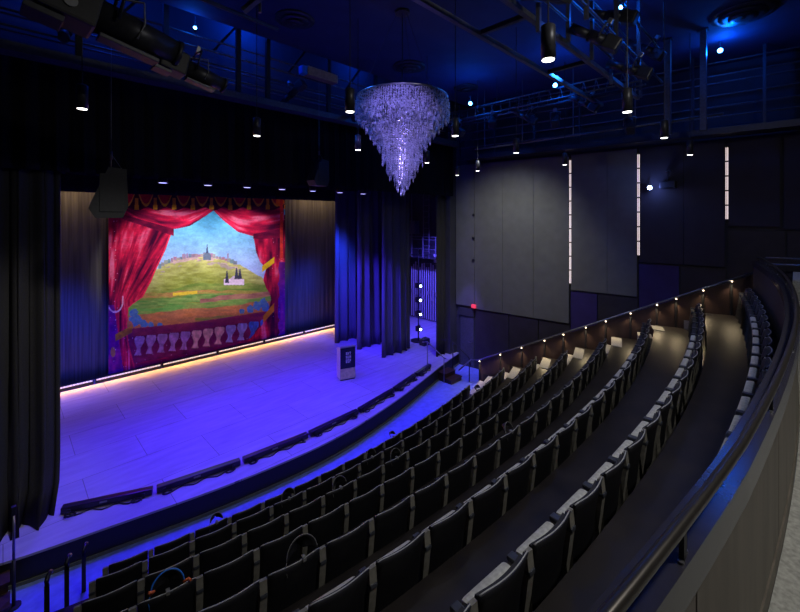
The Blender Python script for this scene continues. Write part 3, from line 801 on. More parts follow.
# ------------------------------------------------------------------ backstage right: rack wall, light boom
t = thing('arbor_rack', 'tall rack of pale vertical tubes on the right backstage wall', 'rack', (16.55, 11.6, .48))
for k in range(26):
    bm = bmesh.new(); yy = k*.16; h = 3.05 + .15*math.sin(k*1.7); bm_r = .03
    tube(bm, (0, yy, .1), (0, yy, h), bm_r, 6); obj('tube', bm, 'slat', t)
for z in (.08, 1.1, 1.75, 3.1):
    bm = bmesh.new(); bar(bm, (.08,-.1,z), (.08,4.2,z), .05, .06); obj('frame_bar', bm, 'steel', t)
for k in range(14):
    bm = bmesh.new(); box(bm, -.08, -.03, k*.3, k*.3+.09, 1.15+.3*(k%2), 1.35+.3*(k%2)); obj('rope_lock', bm, 'rim', t)
t = thing('light_boom', 'vertical boom stand of four bright lights backstage right of the leg curtains', 'light stand', (13.55, 12.35, .48))
bm = bmesh.new(); tube(bm, (0,0,0), (0,0,4.6), .03, 8); obj('pole', bm, 'steel', t)
bm = bmesh.new(); tube(bm, (0,0,.0), (0,0,.04), .35, 16); obj('base', bm, 'black', t)
for k, yy in enumerate((285.5,299.6,313.6,328.6)):
    z = EYE-(yy-218)/397*18.31-.48
    bm = bmesh.new(); tube(bm, (0.05,.12,z), (-.05,-.18,z), .10, 12, r2=.11); box(bm, -.10,.14,-.02,.10,z-.12,z+.12,.02); f = obj('lamp', bm, 'black', t)
    bm = bmesh.new(); tube(bm, (-.05,-.181,z), (-.055,-.195,z), .055, 12); obj('lens', bm, 'cool_led', f)
    light('SPOT', (13.45,12.1,z+.48), 22, (.10,.05,1), (8,12.5,.3), .06, 50, .6)
t = thing('floor_case', 'small dark equipment case at the foot of the backstage boom', 'case', (13.3,11.75,.48))
bm = bmesh.new(); box(bm, -.2,.2,-.15,.15,0.01,.3,.02); obj('body', bm, 'steel', t)
bm = bmesh.new(); pipe(bm, [(-.08,0,.30),(-.08,0,.36),(.08,0,.36),(.08,0,.30)], .012, 6); obj('handle', bm, 'rim', t)
# ladders and frame above the rack
t = thing('fly_gallery', 'dark blue-lit steel gallery high on the backstage wall above the rack', 'gallery', (16.3, 11.4, 4.0))
bm = bmesh.new(); box(bm, -.5,.5,0,5.5,0,.08); obj('deck', bm, 'steel', t)
bm = bmesh.new()
for z in (.5,1.0,1.15): tube(bm, (-.5,0,z), (-.5,5.5,z), .02, 6)
for k in range(7): tube(bm, (-.5,k*.9,.05), (-.5,k*.9,1.15), .02, 6)
obj('railing', bm, 'blue_steel', t)
bm = bmesh.new()
for s in (0,.4): tube(bm, (-.55,2.2+s,-.0), (-.55,2.2+s,3.6), .02, 6)
for k in range(12): tube(bm, (-.55,2.2,.3*k+.1), (-.55,2.6,.3*k+.1), .012, 6)
for s in (1.2,3.4,4.4): tube(bm, (-.6,s,.05), (-.6,s,3.9), .035, 6)
obj('ladder', bm, 'blue_steel', t)
bm = bmesh.new(); box(bm, -.7,-.3,3.1,3.5,1.3,2.0,.02); obj('control_box', bm, 'blue_steel', t)
t = thing('wall_sign', 'pale lavender notice panel on the backstage wall just above the rack', 'sign', (16.45,13.6,3.75))
bm = bmesh.new(); box(bm, -.03,0,-.25,.25,.0,.45,.005); obj('plate', bm, 'slat', t)

# ------------------------------------------------------------------ stage electrics
t = thing('lighting_pipe', 'long black lighting pipe over the stage behind the front border', 'pipe', (0,12.5,7.42))
bm = bmesh.new(); tube(bm, (0,0,0), (13.2,0,0), .025, 10); obj('pipe', bm, 'black', t)
bm = bmesh.new()
for x in (1,5,9,12.8): tube(bm, (x,0,0), (x,0,5.3), .006, 5)
obj('cable', bm, 'black', t)
EX = [1.95,3.15,4.35,5.55,6.77,8.0,9.22,10.37,11.58]
def wash_light():
    t = thing('stage_light', 'x', 'stage light')
    bm = bmesh.new(); lathe(bm, [(.06,.28),(.10,.26),(.12,.12),(.13,.0)], n=16); b = obj('housing', bm, 'black', t)
    bm = bmesh.new(); lathe(bm, [(.11,.004),(.10,-.006)], n=16); obj('lens', bm, 'violet_led', t)
    bm = bmesh.new(); pipe(bm, [(-.15,0,.14),(-.16,0,.36),(-.08,0,.42),(.08,0,.42),(.16,0,.36),(.15,0,.14)], .012, 6); obj('yoke', bm, 'black', t)
    return t
wl = wash_light(); remember(wl)
for k, x in enumerate(EX):
    o = wl if k == 0 else copy_tree(wl)
    o.location = (x, 12.5, EYE+.98)
    tag(o, f'small violet-glowing stage light under the black border, {ORD[k+1]} from the left', 'stage light', 'row of stage lights over the deck')

# ------------------------------------------------------------------ pendants
def pendant():
    t = thing('pendant_light', 'x', 'pendant light')
    bm = bmesh.new(); lathe(bm, [(.062,.004),(.068,.0),(.068,.32),(.055,.33),(.012,.345)], n=20); obj('cylinder_shade', bm, 'steel', t)
    bm = bmesh.new(); lathe(bm, [(.058,.006),(.056,-.003)], n=20); obj('lens', bm, 'lens', t)
    bm = bmesh.new(); tube(bm, (0,0,.34), (0,0,2.90), .008, 6); obj('stem', bm, 'black', t)
    return t
pl = pendant(); remember(pl)
PEND = [(.77,6.95,'black cylinder pendant hanging at far left before the stage curtain'),
 (3.28,6.98,'black cylinder pendant before the border above the painted backdrop'),
 (5.54,6.85,'black cylinder pendant hanging just below left of the chandelier'),
 (8.16,7.12,'black cylinder pendant hanging right of the chandelier tip'),
 (10.7,7.2,'small black cylinder pendant in front of the first grey wall panel'),
 (11.3,8.45,'small black cylinder pendant above the grey side curtain right of the stage'),
 (3.47,4.47,'black cylinder pendant hanging just left of the chandelier top'),
 (5.85,4.42,'black cylinder pendant hanging just right of the chandelier crown'),
 (8.37,4.58,'black cylinder pendant over the middle rows between chandelier and first light strip'),
 (11.2,4.63,'black cylinder pendant right beside the top of the first light strip'),
 (3.66,1.67,'largest and nearest black cylinder pendant below the ceiling catwalk'),
 (6.25,1.7,'black cylinder pendant below the far end of the ceiling catwalk'),
 (8.76,1.76,'black cylinder pendant between the second and third light strips, higher one'),
 (11.56,1.8,'black cylinder pendant between the second and third light strips, lower one')]
for k, (x, y, lb) in enumerate(PEND):
    o = pl if k == 0 else copy_tree(pl)
    o.location = (x, y, EYE+1.5); tag(o, lb, 'pendant light', 'black cylinder pendants')
    light('SPOT', (x, y, EYE+1.48), 34, (.95,.96,1), (x, y, 0), .05, 100, .8, name='pendant_lamp')

# ------------------------------------------------------------------ chandelier
def chandelier():
    X, Y = 6.02, 5.95; zt = EYE+2.56; rnd = random.Random(5)
    t = thing('crystal_chandelier', 'large tapering crystal chandelier glowing violet over the seats', 'chandelier', (X, Y, zt))
    def bead(bm, x, y, z, r, h):
        mi = 1 if rnd.random() < .22 else 0
        c = [bm.verts.new((x+r*math.cos(a), y+r*math.sin(a), z)) for a in (0,PI/2,PI,3*PI/2)]
        a = bm.verts.new((x,y,z+h)); b = bm.verts.new((x,y,z-h))
        for k in range(4):
            bm.faces.new((c[k], c[(k+1)%4], a)).material_index = mi; bm.faces.new((c[(k+1)%4], c[k], b)).material_index = mi
    # radius -> bottom depth (m below the top)
    prof = [(.99,-.42),(.93,-.50),(.86,-.58),(.78,-.68),(.69,-.80),(.60,-.92),(.50,-1.10),(.42,-1.34),(.34,-1.54),(.28,-1.64),(.17,-1.82),(.12,-1.91),(.04,-2.04)]
    for q, (r, zb) in enumerate(prof):
        bm = bmesh.new(); n = max(6, int(2*PI*r/.052))
        z0 = 0 if q == 0 else prof[q-1][1]+.38
        if q == 0: z0 = -.03
        for k in range(n):
            a = 2*PI*k/n + rnd.uniform(-.2,.2)/n; rr = r + rnd.uniform(-.012,.012)
            x, y = rr*math.cos(a), rr*math.sin(a); end = zb + rnd.uniform(-.04,.10) + .05*math.sin(9*a)
            z = z0 - rnd.uniform(0,.04)
            if q == 0:     # crown bulges slightly
                pass
            while z > end:
                bl = .5 if q else 1
                rx = x*(1-.06*max(0, 1+z/.15)) if q == 0 else x; ry = y*(1-.06*max(0,1+z/.15)) if q == 0 else y
                bead(bm, rx, ry, z, .018, .026); z -= .048
            bead(bm, x, y, end-.03, .02, .05)
        o = obj('crystal_tier', bm, ['crystal','crystal_spark'], t)
        o['kind'] = 'stuff'
    bm = bmesh.new(); pipe(bm, [(.95*math.cos(2*PI*k/40), .95*math.sin(2*PI*k/40), -.01) for k in range(41)], .022, 8)
    for k in range(6): tube(bm, (0,0,0), (.95*math.cos(PI*k/3), .95*math.sin(PI*k/3), 0), .012, 6)
    for q, (r, zb) in enumerate(prof[1::2]):
        zz = zb+.42; pipe(bm, [(r*math.cos(2*PI*k/30), r*math.sin(2*PI*k/30), zz) for k in range(31)], .008, 6)
    obj('frame', bm, 'grey_steel', t)
    bm = bmesh.new(); tube(bm, (0,0,0), (0,0,10.55-zt-.04), .012, 6)
    for k in range(3): tube(bm, (.9*math.cos(2.1*k+.4), .9*math.sin(2.1*k+.4), 0), (.12*math.cos(2.1*k+.4), .12*math.sin(2.1*k+.4), 10.55-zt-.04), .004, 5)
    obj('suspension_cable', bm, 'steel', t)
    bm = bmesh.new(); tube(bm, (0,0,10.55-zt-.05), (0,0,10.55-zt), .16, 16); obj('canopy', bm, 'steel', t)
    for z, e, rr in ((-.25, 3, .5), (-.8, 9, .35), (-1.3, 6, .15), (-1.65, 3, .02)):
        light('POINT', (X, Y, zt+z), e, (.42,.33,1), size=.12, name='chandelier_lamp')
chandelier()

# ------------------------------------------------------------------ ceiling diffusers
def diffuser(x, y, label, s=1.0):
    t = thing('ceiling_diffuser', label, 'air vent', (x, y, 10.55), 0, 'round ceiling air vents')
    for k, (r0, r1, z0) in enumerate(((.50,.42,-.01),(.36,.28,-.05),(.22,.14,-.09))):
        bm = bmesh.new(); lathe(bm, [(s*r1, -.001 if k == 0 else z0+.03), (s*r0, z0), (s*r0, z0-.02), (s*r1*.98, z0-.03)], n=36); obj('cone_ring', bm, 'steel', t)
    bm = bmesh.new(); tube(bm, (0,0,0), (0,0,-.14), .04, 10); obj('hub', bm, 'steel', t)
def at_ceiling(px, py):
    d = 4.38/((218-py)/397); u = (px-400)/397
    return d*.7071*(1+u), d*.7071*(1-u)
for px_, py_, lb, s in ((743,14,'large round ceiling air vent at top right','1.15'),(295,20,'round ceiling air vent at top left of the chandelier','0.85'),(409,67,'round ceiling air vent directly above the chandelier','0.95'),(466,88,'round ceiling air vent just right of the chandelier','0.8')):
    x, y = at_ceiling(px_, py_); diffuser(x, y, lb, float(s))

# ------------------------------------------------------------------ catwalk over the seats
t = thing('ceiling_catwalk', 'steel catwalk frame hanging under the ceiling at top right', 'catwalk', (0,0,9.15))
for nm, y in (('front_beam',3.68),('rear_beam',2.83)):
    bm = bmesh.new(); box(bm, -1.5, 11.3, y-.04, y+.04, -.03, .05); obj(nm, bm, 'blue_steel', t)
for k in range(4):
    bm = bmesh.new(); box(bm, 3.02+k*2.45, 3.10+k*2.45, 2.885, 3.625, -.02, .05); obj('cross_member', bm, 'steel', t)
for k in range(12):
    x = -.9+k*1.1
    bm = bmesh.new(); box(bm, x-.03, x+.03, 2.72, 2.78, -.2 if k % 3 == 0 else 0, 1.35); obj('post', bm, 'blue_steel', t)
bm = bmesh.new()
for z in (.35,.75,1.12): tube(bm, (-1.5,2.75,z), (11.3,2.75,z), .022, 8)
tube(bm, (-1.5,2.25,.2), (11.0,2.25,.2), .025, 8); tube(bm, (-1.5,2.25,.9), (11.0,2.25,.9), .025, 8)
obj('guard_rail', bm, 'blue_steel', t)
bm = bmesh.new()
for k in range(6): box(bm, 2.0+k*1.4, 2.06+k*1.4, 2.22, 2.28, 0, 1.35)
obj('hanger', bm, 'blue_steel', t)
rnd = random.Random(12)
def profile_spot():
    t = thing('profile_spotlight', 'x', 'stage light')
    bm = bmesh.new(); tube(bm, (0,.08,0), (0,-.22,0), .09, 12, r2=.10); tube(bm, (0,-.2,0), (0,-.55,0), .075, 12, r2=.085); obj('barrel', bm, 'steel', t)
    bm = bmesh.new(); box(bm, -.11,.11,.05,.30,-.11,.11,.03); obj('lamp_house', bm, 'steel', t)
    bm = bmesh.new(); pipe(bm, [(-.13,-.05,0),(-.14,-.05,.22),(0,-.05,.26),(.14,-.05,.22),(.13,-.05,0)], .014, 6); obj('yoke', bm, 'blue_steel', t)
    bm = bmesh.new(); box(bm, -.04,.04,-.09,-.01,.25,.34,.01); obj('clamp', bm, 'grey_steel', t)
    return t
ps = profile_spot(); remember(ps)
SP = [(3.9,2.25,9.05),(5.0,2.25,9.05),(5.9,2.25,9.75),(6.9,2.25,9.05),(7.8,2.25,9.75),(8.8,2.25,9.05),(9.9,2.25,9.75)]
for k, (x, y, z) in enumerate(SP):
    o = ps if k == 0 else copy_tree(ps)
    o.location = (x, y, z); o.rotation_euler = (-.5+rnd.uniform(-.2,.2), 0, PI+rnd.uniform(-.4,.4))
    tag(o, f'dark profile spotlight clamped on the ceiling catwalk, {ORD[k+1]} from its near end', 'stage light', 'spotlights on the ceiling catwalk')

# ------------------------------------------------------------------ gallery along the right wall
def gx(y, off): return wall_x(y)-off
t = thing('side_gallery', 'long dark technical gallery with pipe railings high along the right wall', 'gallery')
bm = bmesh.new(); prism(bm, [(gx(9.35,1.1),9.35),(gx(-3,1.1),-3),(gx(-3,.12),-3),(gx(9.35,.12),9.35)], 8.45, 8.52); obj('deck', bm, 'black', t)
bm = bmesh.new(); bar(bm, (gx(9.35,1.12),9.35,8.47), (gx(-3,1.12),-3,8.47), .05, .17); obj('edge_beam', bm, 'steel', t)
for z in (8.85,9.12,9.42,9.75,9.95,10.3):
    bm = bmesh.new(); tube(bm, (gx(9.35,1.1),9.35,z), (gx(-3,1.1),-3,z), .022, 8); obj('rail', bm, 'blue_steel', t)
for k in range(9):
    y = 9.28-k*1.45
    bm = bmesh.new(); box(bm, gx(y,1.1)-.03, gx(y,1.1)+.03, y-.03, y+.03, 8.5, 10.54); obj('post', bm, 'steel', t)
t = thing('drop_post', 'thick dark post dropping from the ceiling beside the upper right blue lamp', 'post', (11.6,1.55,8.2))
bm = bmesh.new(); box(bm, -.06,.06,-.06,.06,0,2.35); obj('shaft', bm, 'blue_steel', t)
bm = bmesh.new(); box(bm, -.1,.1,-.1,.1,2.33,2.35); obj('plate', bm, 'steel', t)
t = thing('drop_post', 'dark post dropping from the ceiling left of the upper right blue lamp', 'post', (11.6,2.25,8.2))
bm = bmesh.new(); box(bm, -.06,.06,-.06,.06,0,2.35); obj('shaft', bm, 'blue_steel', t)
bm = bmesh.new(); box(bm, -.1,.1,-.1,.1,2.33,2.35); obj('plate', bm, 'steel', t)
t = thing('cross_pipe', 'horizontal steel pipe joining the posts under the ceiling at upper right', 'pipe', (11.72,1.2,8.55))
bm = bmesh.new(); tube(bm, (0,0,0), (0,6.8,0), .03, 8); obj('pipe', bm, 'blue_steel', t)
bm = bmesh.new(); 
for y in (1.8,3.4,5.0,6.4): tube(bm, (0,y,0), (0,y,2.0), .015, 6)
obj('hanger', bm, 'blue_steel', t)
# truss of loudspeakers and lights beyond the chandelier, right of the stage
SP2 = [(10.6,6.6,9.1),(10.9,5.6,9.1),(11.2,4.9,8.95),(10.9,3.9,9.15),(11.6,3.1,8.55),(10.4,7.8,9.0)]
t = thing('lighting_truss', 'dark lighting truss of parallel pipes between the chandelier and light strips', 'truss', (10.86,2.6,9.4))
bm = bmesh.new()
for dx, z in ((-.2,0),(.2,0),(0,.35)): tube(bm, (dx,0,z), (dx,6.2,z), .025, 8)
obj('chord', bm, 'blue_steel', t)
for k in range(20):
    a = k*.31; bm = bmesh.new(); pipe(bm, [(-.2,a,0), (0,a+.15,.35), (.2,a+.30,0)], .01, 5); obj('brace', bm, 'blue_steel', t)
bm = bmesh.new()
for k in range(4): tube(bm, (0,.4+k*1.8,.35), (0,.4+k*1.8,1.14), .01, 5)
obj('hanger', bm, 'steel', t)
for k, (x, y, z) in enumerate(SP2):
    o = copy_tree(ps); o.location = (x, y, z); o.rotation_euler = (-.6, 0, rnd.uniform(1.8,3.6))
    tag(o, f'dark profile spotlight on the truss right of the chandelier, {ORD[k+1]} of six', 'stage light', 'spotlights on the right truss')

# blue lamps
def blue_lamp(x, y, z, label, e=30, m='blue_led', s=1.0, col=(.0,.12,1)):
    t = thing('blue_lamp', label, 'lamp', (x, y, z), math.atan2(-y, -x)+PI/2, 'bright blue work lamps')
    bm = bmesh.new(); tube(bm, (0,.16,0), (0,.0,0), .06*s, 12, r2=.07*s); obj('housing', bm, 'black', t)
    bm = bmesh.new(); lathe(bm, [(.01,-.055*s),(.04*s,-.04*s),(.055*s,0),(.04*s,.04*s),(.01,.055*s)], n=12); obj('bulb', bm, m, t)
    bm = bmesh.new(); tube(bm, (0,.1,0), (0,.1,.3), .012, 6); obj('bracket', bm, 'steel', t)
    if e: light('POINT', (x-.12, y-.12, z), e, col, size=.08, name='blue_lamp_glow')
    return t
blue_lamp(12.5, 1.34, 10.28, 'bright blue lamp close under the ceiling at upper right', 55)
blue_lamp(10.5, 4.6, 9.72, 'bright blue lamp behind the ceiling catwalk', 42)
blue_lamp(10.3, 7.2, 9.72, 'bright blue lamp just right of the chandelier', 42)
blue_lamp(8.5, 2.42, 10.25, 'small blue lamp at the top edge on the ceiling catwalk', 30, 'blue_led', .7)
blue_lamp(14.05, 3.2, 7.08, 'pale blue-white spotlight on the wall between second and third light strips', 12, 'cool_led', 1.2, (.2,.3,1))
blue_lamp(3.0, 9.4, 10.35, 'small blue lamp at upper left above the stage gantry', 10, 'blue_led', .6)
# wall bracket next to the pale spotlight
t = thing('wall_projector', 'dark projector unit on the wall beside the pale blue spotlight', 'projector', (14.2,2.75,7.15))
bm = bmesh.new(); box(bm, -.18,.12,-.2,.2,-.1,.1,.02); obj('body', bm, 'steel', t)
bm = bmesh.new(); tube(bm, (0.05,0,.1), (.05,0,.45), .02, 8); obj('bracket', bm, 'steel', t)
bm = bmesh.new(); box(bm, -.05,.25,-.08,.08,.42,.46); obj('mounting_plate', bm, 'steel', t)

# ------------------------------------------------------------------ LED strips on the wall
for k, (y, z0, z1, n) in enumerate(((5.61,-2.30,2.04,9),(3.56,-1.2,2.04,7),(1.41,-.05,2.02,5))):
    x = wall_x(y)-.03
    t = thing('light_strip', ['tallest vertical white light strip, nearest the stage','middle one of three vertical white light strips on the wall','shortest vertical white light strip, farthest from the stage'][k], 'wall light', (x-.01, y, zw(z0)), .115, 'vertical wall light strips')
    L = z1-z0
    bm = bmesh.new(); box(bm, -.03,.02,-.055,.055,0,L); obj('channel', bm, 'black', t)
    bm = bmesh.new()
    h = L/n
    for q in range(n):
        for s in (-1,1): box(bm, -.045,-.029, s*.019-.011, s*.019+.011, q*h+.02, (q+1)*h-.02)
    obj('diffuser', bm, 'strip_white', t)

# ------------------------------------------------------------------ gantry above the stage front
t = thing('stage_gantry', 'dark blue-lit gantry of posts and pipes between ceiling and stage border', 'gantry', (0,9.55,9.0))
bm = bmesh.new(); box(bm, -3, 13.1, -.12,.25,.0,.16); obj('edge_beam', bm, 'blue_steel', t)
for x in (-2.4,-.6,1.0,2.45,4.0,4.75,6.6,8.4,10.2,12.0):
    bm = bmesh.new(); box(bm, x-.05, x+.05, -.1,.0,.16,3.2); obj('post', bm, 'black', t)
for z in (.45,.72,1.0,1.25):
    bm = bmesh.new(); tube(bm, (-3,.0,z), (13.1,.0,z), .022, 8); obj('pipe', bm, 'blue_steel', t)
for z in (.6,.9):
    bm = bmesh.new(); tube(bm, (-3,.7,z), (13.1,.7,z), .022, 8); obj('rear_pipe', bm, 'blue_steel', t)
for k in range(8):
    bm = bmesh.new(); bar(bm, (-2.4+k*2,.4,1.2), (-1.4+k*2,.4,2.6), .05, .05); obj('brace', bm, 'black', t)
SP3 = [(-.9,9.5,9.95),(.8,9.5,9.9),(5.5,9.4,9.85),(7.4,9.4,9.6),(8.2,9.4,9.9),(9.6,9.4,9.7)]
for k, (x, y, z) in enumerate(SP3):
    o = copy_tree(ps); o.location = (x, y, z-.3); o.rotation_euler = (.6, 0, rnd.uniform(-.6,.6)+ (0 if k % 2 else PI))
    tag(o, f'dark profile spotlight on the gantry above the stage front, {ORD[k+1]} from the left', 'stage light', 'spotlights on the stage gantry')
t = thing('equipment_case', 'tan case with a blue end lying on the gantry upper left of the chandelier', 'case', (5.7,9.25,9.95), .05)
bm = bmesh.new(); box(bm, 0,1.0,-.12,.12,0,.24,.02); obj('body', bm, 'tan', t)
bm = bmesh.new(); box(bm, -.16,-.002,-.1,.1,0,.22,.02); obj('end_cap', bm, 'lid_blue', t)

# ------------------------------------------------------------------ big moving lights, upper left foreground
def follow_spot(loc, rz, label, s=1.0, tilt=.22):
    t = thing('follow_spotlight', label, 'spotlight', loc, rz, 'large hanging spotlights at upper left')
    t.rotation_euler = (0, tilt, rz); t.scale = (s,s,s)
    bm = bmesh.new(); box(bm, -.55,-.05,-.22,.22,-.20,.26,.03); obj('lamp_house', bm, 'black', t)
    bm = bmesh.new(); tube(bm, (-.05,0,0.03), (.75,0,.03), .19, 20, r2=.15); tube(bm, (.75,0,.03),(.80,0,.03),.17,20); b = obj('barrel', bm, 'steel', t)
    bm = bmesh.new(); box(bm, 0,.6,-.10,.10,-.215,-.165,.01); obj('side_fin', bm, 'steel', b)
    bm = bmesh.new(); tube(bm, (-.3,-.225,-.05), (-.3,-.24,-.05), .06, 16); obj('badge_dial', bm, 'rim', t)
    bm = bmesh.new(); box(bm, -.62,-.3,-.16,.16,-.27,-.2,.01); obj('base_pan', bm, 'steel', t)
    bm = bmesh.new(); pipe(bm, [(.1,-.27,0),(.1,-.29,.42),(.1,0,.47),(.1,.29,.42),(.1,.27,0)], .02, 8); obj('yoke', bm, 'steel', t)
    bm = bmesh.new(); box(bm, .06,.14,-.04,.04,.46,.62,.01); obj('clamp', bm, 'grey_steel', t)
    bm = bmesh.new(); pipe(bm, [(-.5,.1,.27),(-.3,.05,.42),(.0,.0,.3),(.3,-.15,.36),(.35,-.2,.1),(.32,-.2,-.1)], .012, 6); obj('cable', bm, 'rim', t)
follow_spot((.80,5.6,8.40), .04, 'largest black hanging spotlight with a round dial at upper left', 1.02)
follow_spot((1.74,5.75,8.12), .02, 'smaller black spotlight to the right of the largest one at upper left', .62)
t = thing('hanging_pipe', 'dark horizontal pipe carrying the large spotlights at upper left', 'pipe', (-1.5,5.6,9.2))
bm = bmesh.new(); tube(bm, (0,0,0), (4.6,.25,-.05), .03, 10); obj('pipe', bm, 'steel', t)
bm = bmesh.new()
for x in (.8,4.2): tube(bm, (x,0.04,0), (x,.04,1.33), .025, 8)
obj('hanger', bm, 'blue_steel', t)
t = thing('diagonal_brace', 'violet-lit diagonal steel brace rising to the ceiling at upper left', 'brace', (2.3,5.0,9.3))
bm = bmesh.new(); bar(bm, (.0,.3,-.35), (1.3,-.9,1.2), .10, .05); obj('bar', bm, 'blue_steel', t)
bm = bmesh.new(); box(bm, 1.2,1.4,-1.0,-.8,1.2,1.24); obj('plate', bm, 'steel', t)
# hanging loudspeaker beside the left curtain
def hung_speaker(label, loc, rz, sc_):
  t = thing('hanging_loudspeaker', label, 'loudspeaker', loc, rz, 'hanging loudspeakers'); t.scale = (sc_[0], sc_[1], sc_[2])
  bm = bmesh.new()
  pts = [(-.30,.0),(.22,.0),(.33,.22),(.30,.95),(-.05,.98),(-.38,.30),(-.42,.18)]
  lo = [bm.verts.new((x, -.22, z)) for x, z in pts]; hi = [bm.verts.new((x, .22, z)) for x, z in pts]
  bm.faces.new(lo); bm.faces.new(hi[::-1])
  for k in range(len(pts)): bm.faces.new((lo[k], lo[(k+1)%len(pts)], hi[(k+1)%len(pts)], hi[k]))
  obj('cabinet', bm, 'black', t)
  bm = bmesh.new(); box(bm, -.22,.24,-.235,-.222,.12,.85,.004); obj('grille', bm, 'black', t)
  bm = bmesh.new(); tube(bm, (-.0,0,.95), (-.0,0,4.0), .006, 6); tube(bm, (.22,0,.95), (0,0,1.25), .006, 6); tube(bm, (.0,0,1.15),(.0,0,1.3),.03,8); obj('suspension_cable', bm, 'grey_steel', t)


hung_speaker('dark angular loudspeaker hanging before the stage left of the backdrop', (1.42,9.0,EYE), -.15, (.78,.8,.95))
hung_speaker('dark loudspeaker hanging in the shadow above the right edge of the backdrop', (5.95,9.0,EYE+.85), .15, (.7,.7,.72))

# ------------------------------------------------------------------ balcony: parapet, rail, floor
def ry(x): return 40-math.sqrt(1600-(x-5.9)**2) + .026*max(0, 2.2-x)
def rx_list(x0, x1, n=60): return [x0+(x1-x0)*k/n for k in range(n+1)]
xs = rx_list(-2.9, 13.35)
def off(d): return [(x, ry(x)+d) for x in xs]
bm = bmesh.new(); strip(bm, off(.02), off(.08), 3.55, 5.05); 
o = struct('wall_parapet', bm, 'low_wall')
seams = [-1.68,-.03,1.62,3.27,4.92,6.57,8.22,9.87,11.52,13.17]
for a, b in zip(seams[:-1], seams[1:]):
    bm = bmesh.new(); xx = rx_list(a+.008, b-.008, 10)
    strip(bm, [(x, ry(x)-.010) for x in xx], [(x, ry(x)+.019) for x in xx], 4.25, 4.925); struct('trim_parapet_board', bm, 'balc_wood')
bm = bmesh.new(); strip(bm, off(-.018), off(.0195), 4.15, 4.245); struct('baseboard_balcony', bm, 'balc_wood')
bm = bmesh.new(); strip(bm, off(-.02), off(.095), 4.94, 5.07); struct('trim_parapet_cap', bm, 'cap')
t = thing('balcony_rail', 'long curved bronze tube handrail above the balcony parapet at right', 'handrail')
bm = bmesh.new(); pipe(bm, [(x, ry(x)+.0, 5.18) for x in xs], .0195, 14); obj('rail', bm, 'bronze', t)
for x in [.0,1.53,3.05,4.55,6.05,7.55,9.05,10.5,11.9,13.2]:
    bm = bmesh.new(); box(bm, x-.022, x+.022, ry(x)-.007, ry(x)+.007, 5.07, 5.17); obj('bracket', bm, 'black', t)
    for dx_ in (-.03,.03):
        bm = bmesh.new(); tube(bm, (x+dx_, ry(x), 5.07), (x+dx_, ry(x), 5.078), .009, 8); obj('screw', bm, 'grey_steel', t)
bm = bmesh.new(); A = [(x, ry(x)-.02) for x in xs]; B = [(x, -6) for x in xs]; strip(bm, A, B, 3.95, 4.15); struct('floor_balcony', bm, 'concrete')
bm = bmesh.new(); prism(bm, [(13.36,.6),(barrier_x(.78)+.2,.74),(wall_x(.7)-.1,.74),(wall_x(-6)-.11,-6),(13.36,-6)], 3.3, 3.5); struct('floor_landing', bm, 'tier')
t = thing('landing_rail', 'two dark horizontal rails at the far end of the balcony by the wall', 'handrail', (13.45,.55,0))
bm = bmesh.new(); tube(bm, (0,0,5.16), (.75,-2.4,5.16), .022, 8); tube(bm, (0,0,5.0), (.75,-2.4,5.0), .03, 8); obj('rail', bm, 'grey_steel', t)
bm = bmesh.new()
for s in (0,.5,1): tube(bm, (.75*s,-2.4*s,3.5), (.75*s,-2.4*s,5.16), .02, 8)
obj('post', bm, 'steel', t)
t = thing('balcony_ledge', 'pale beige ledge top just inside the far curve of the balcony rail', 'ledge', (10.6,-.24,4.15))
bm = bmesh.new(); box(bm, 0,1.6,-.3,.3,.34,.83,.01); obj('top', bm, 'concrete', t)
bm = bmesh.new(); box(bm, .1,1.5,-.24,.24,0.001,.339); obj('support', bm, 'balc_wood', t)

# ------------------------------------------------------------------ lights
BL = (.058,.012,1)
for x in (1.95,4.35,6.77,9.22):
    light('SPOT', (x, 12.45, 7.0), 800, BL, (x+.3, 12.0, .4), .12, 105, .9, name='stage_wash')
for x, e in ((2.0,2000),(6.0,2100),(9.8,1700)):
    light('SPOT', (x, 10.6, 8.6), e, (.060,.016,1), (x, 9.4, .4), .12, 70, .7, name='stage_front_wash')
for x in (4.4,6.0,7.6):
    light('SPOT', (x, 12.6, 6.9), 640, (1,.90,.92), (x, 17.1, 4.6), .15, 48, .5, name='backdrop_light')
for x in (1.2,11.2):
    light('AREA', (x, 16.85, 7.35), 17, (1,.66,.36), (x, 17.35, 5.6), 2.3, sy=.15, name='cyclorama_light')
light('SPOT', (7.6,11.6,5.0), 2600, (.05,.03,1), (11.3,13.4,2.4), .1, 55, .8, name='curtain_light')
light('SPOT', (8.9,10.7,6.3), 900, (.07,.04,1), (11.6,11.8,2.0), .1, 45, .8, name='curtain_light')
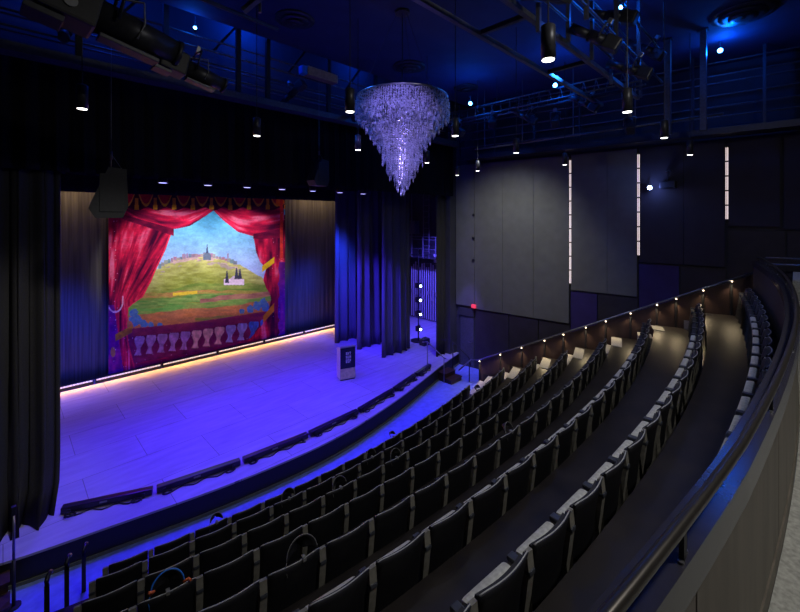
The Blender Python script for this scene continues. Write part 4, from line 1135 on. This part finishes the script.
light('SPOT', (13.9,12.0,6.0), 2300, (.11,.08,1), (16.6,13.4,1.5), .1, 90, .7, name='wing_light')
light('SPOT', (12.2,8.9,6.5), 700, (.20,.16,1), (13.6,9.75,.8), .1, 22, .5, name='door_light')
light('SPOT', (10.6,6.6,8.6), 440, (1,1,.93), (13.8,7.9,4.2), .3, 92, 1, name='panel_light')
light('SPOT', (2.5,6.0,8.9), 420, (1,.98,.93), (-.2,10.0,2.5), .2, 40, .8, name='curtain_wash')
light('SPOT', (9.5,5.0,9.0), 260, (1,.98,.88), (12.8,10.4,3.0), .2, 14, .8, name='side_curtain_wash')
for x in (.9,10.1):
    light('SPOT', (x, 13.2, 6.4), 2600, (.02,.05,1), (x+.1+.1*x, 17.4, 1.0), .4, 52, 1, name='cyclorama_blue')
light('AREA', (3.6,-1.6,9.4), 115, (1,.97,.92), (3.8,-.1,4.1), .5, name='balcony_light')
light('SPOT', (3.2,3.3,9.0), 760, (.30,.24,1), (6,6,7.6), .1, 34, .6, name='chandelier_wash')
light('SPOT', (2.2,8.2,9.4), 500, (.03,.18,1), (5.8,6,7.9), .1, 34, .6, name='chandelier_wash')
light('SPOT', (9.0,3.2,9.6), 900, (.02,.20,1), (6.2,5.9,7.9), .1, 30, .6, name='chandelier_wash')
for x, y, z, e in ((1.0,10.1,9.9,100),(4.6,10.1,9.9,90),(8.5,10.1,9.9,40)):
    light('POINT', (x, y, z+1.5), e, (.0,.06,1), size=.2, name='gantry_glow')

w_ = bpy.data.worlds.new('world'); bpy.context.scene.world = w_; w_.use_nodes = True
w_.node_tree.nodes['Background'].inputs['Color'].default_value = (.02,.03,.08,1); w_.node_tree.nodes['Background'].inputs['Strength'].default_value = .25
sc = bpy.context.scene
sc.view_settings.view_transform = 'Standard'; sc.view_settings.look = 'None'; sc.view_settings.gamma = 1; sc.view_settings.exposure = 0
sc.view_settings.use_curve_mapping = False
sc.cycles.use_denoising = True
sc.cycles.max_bounces = 6; sc.cycles.diffuse_bounces = 3; sc.cycles.glossy_bounces = 3
sc.cycles.sample_clamp_indirect = 4
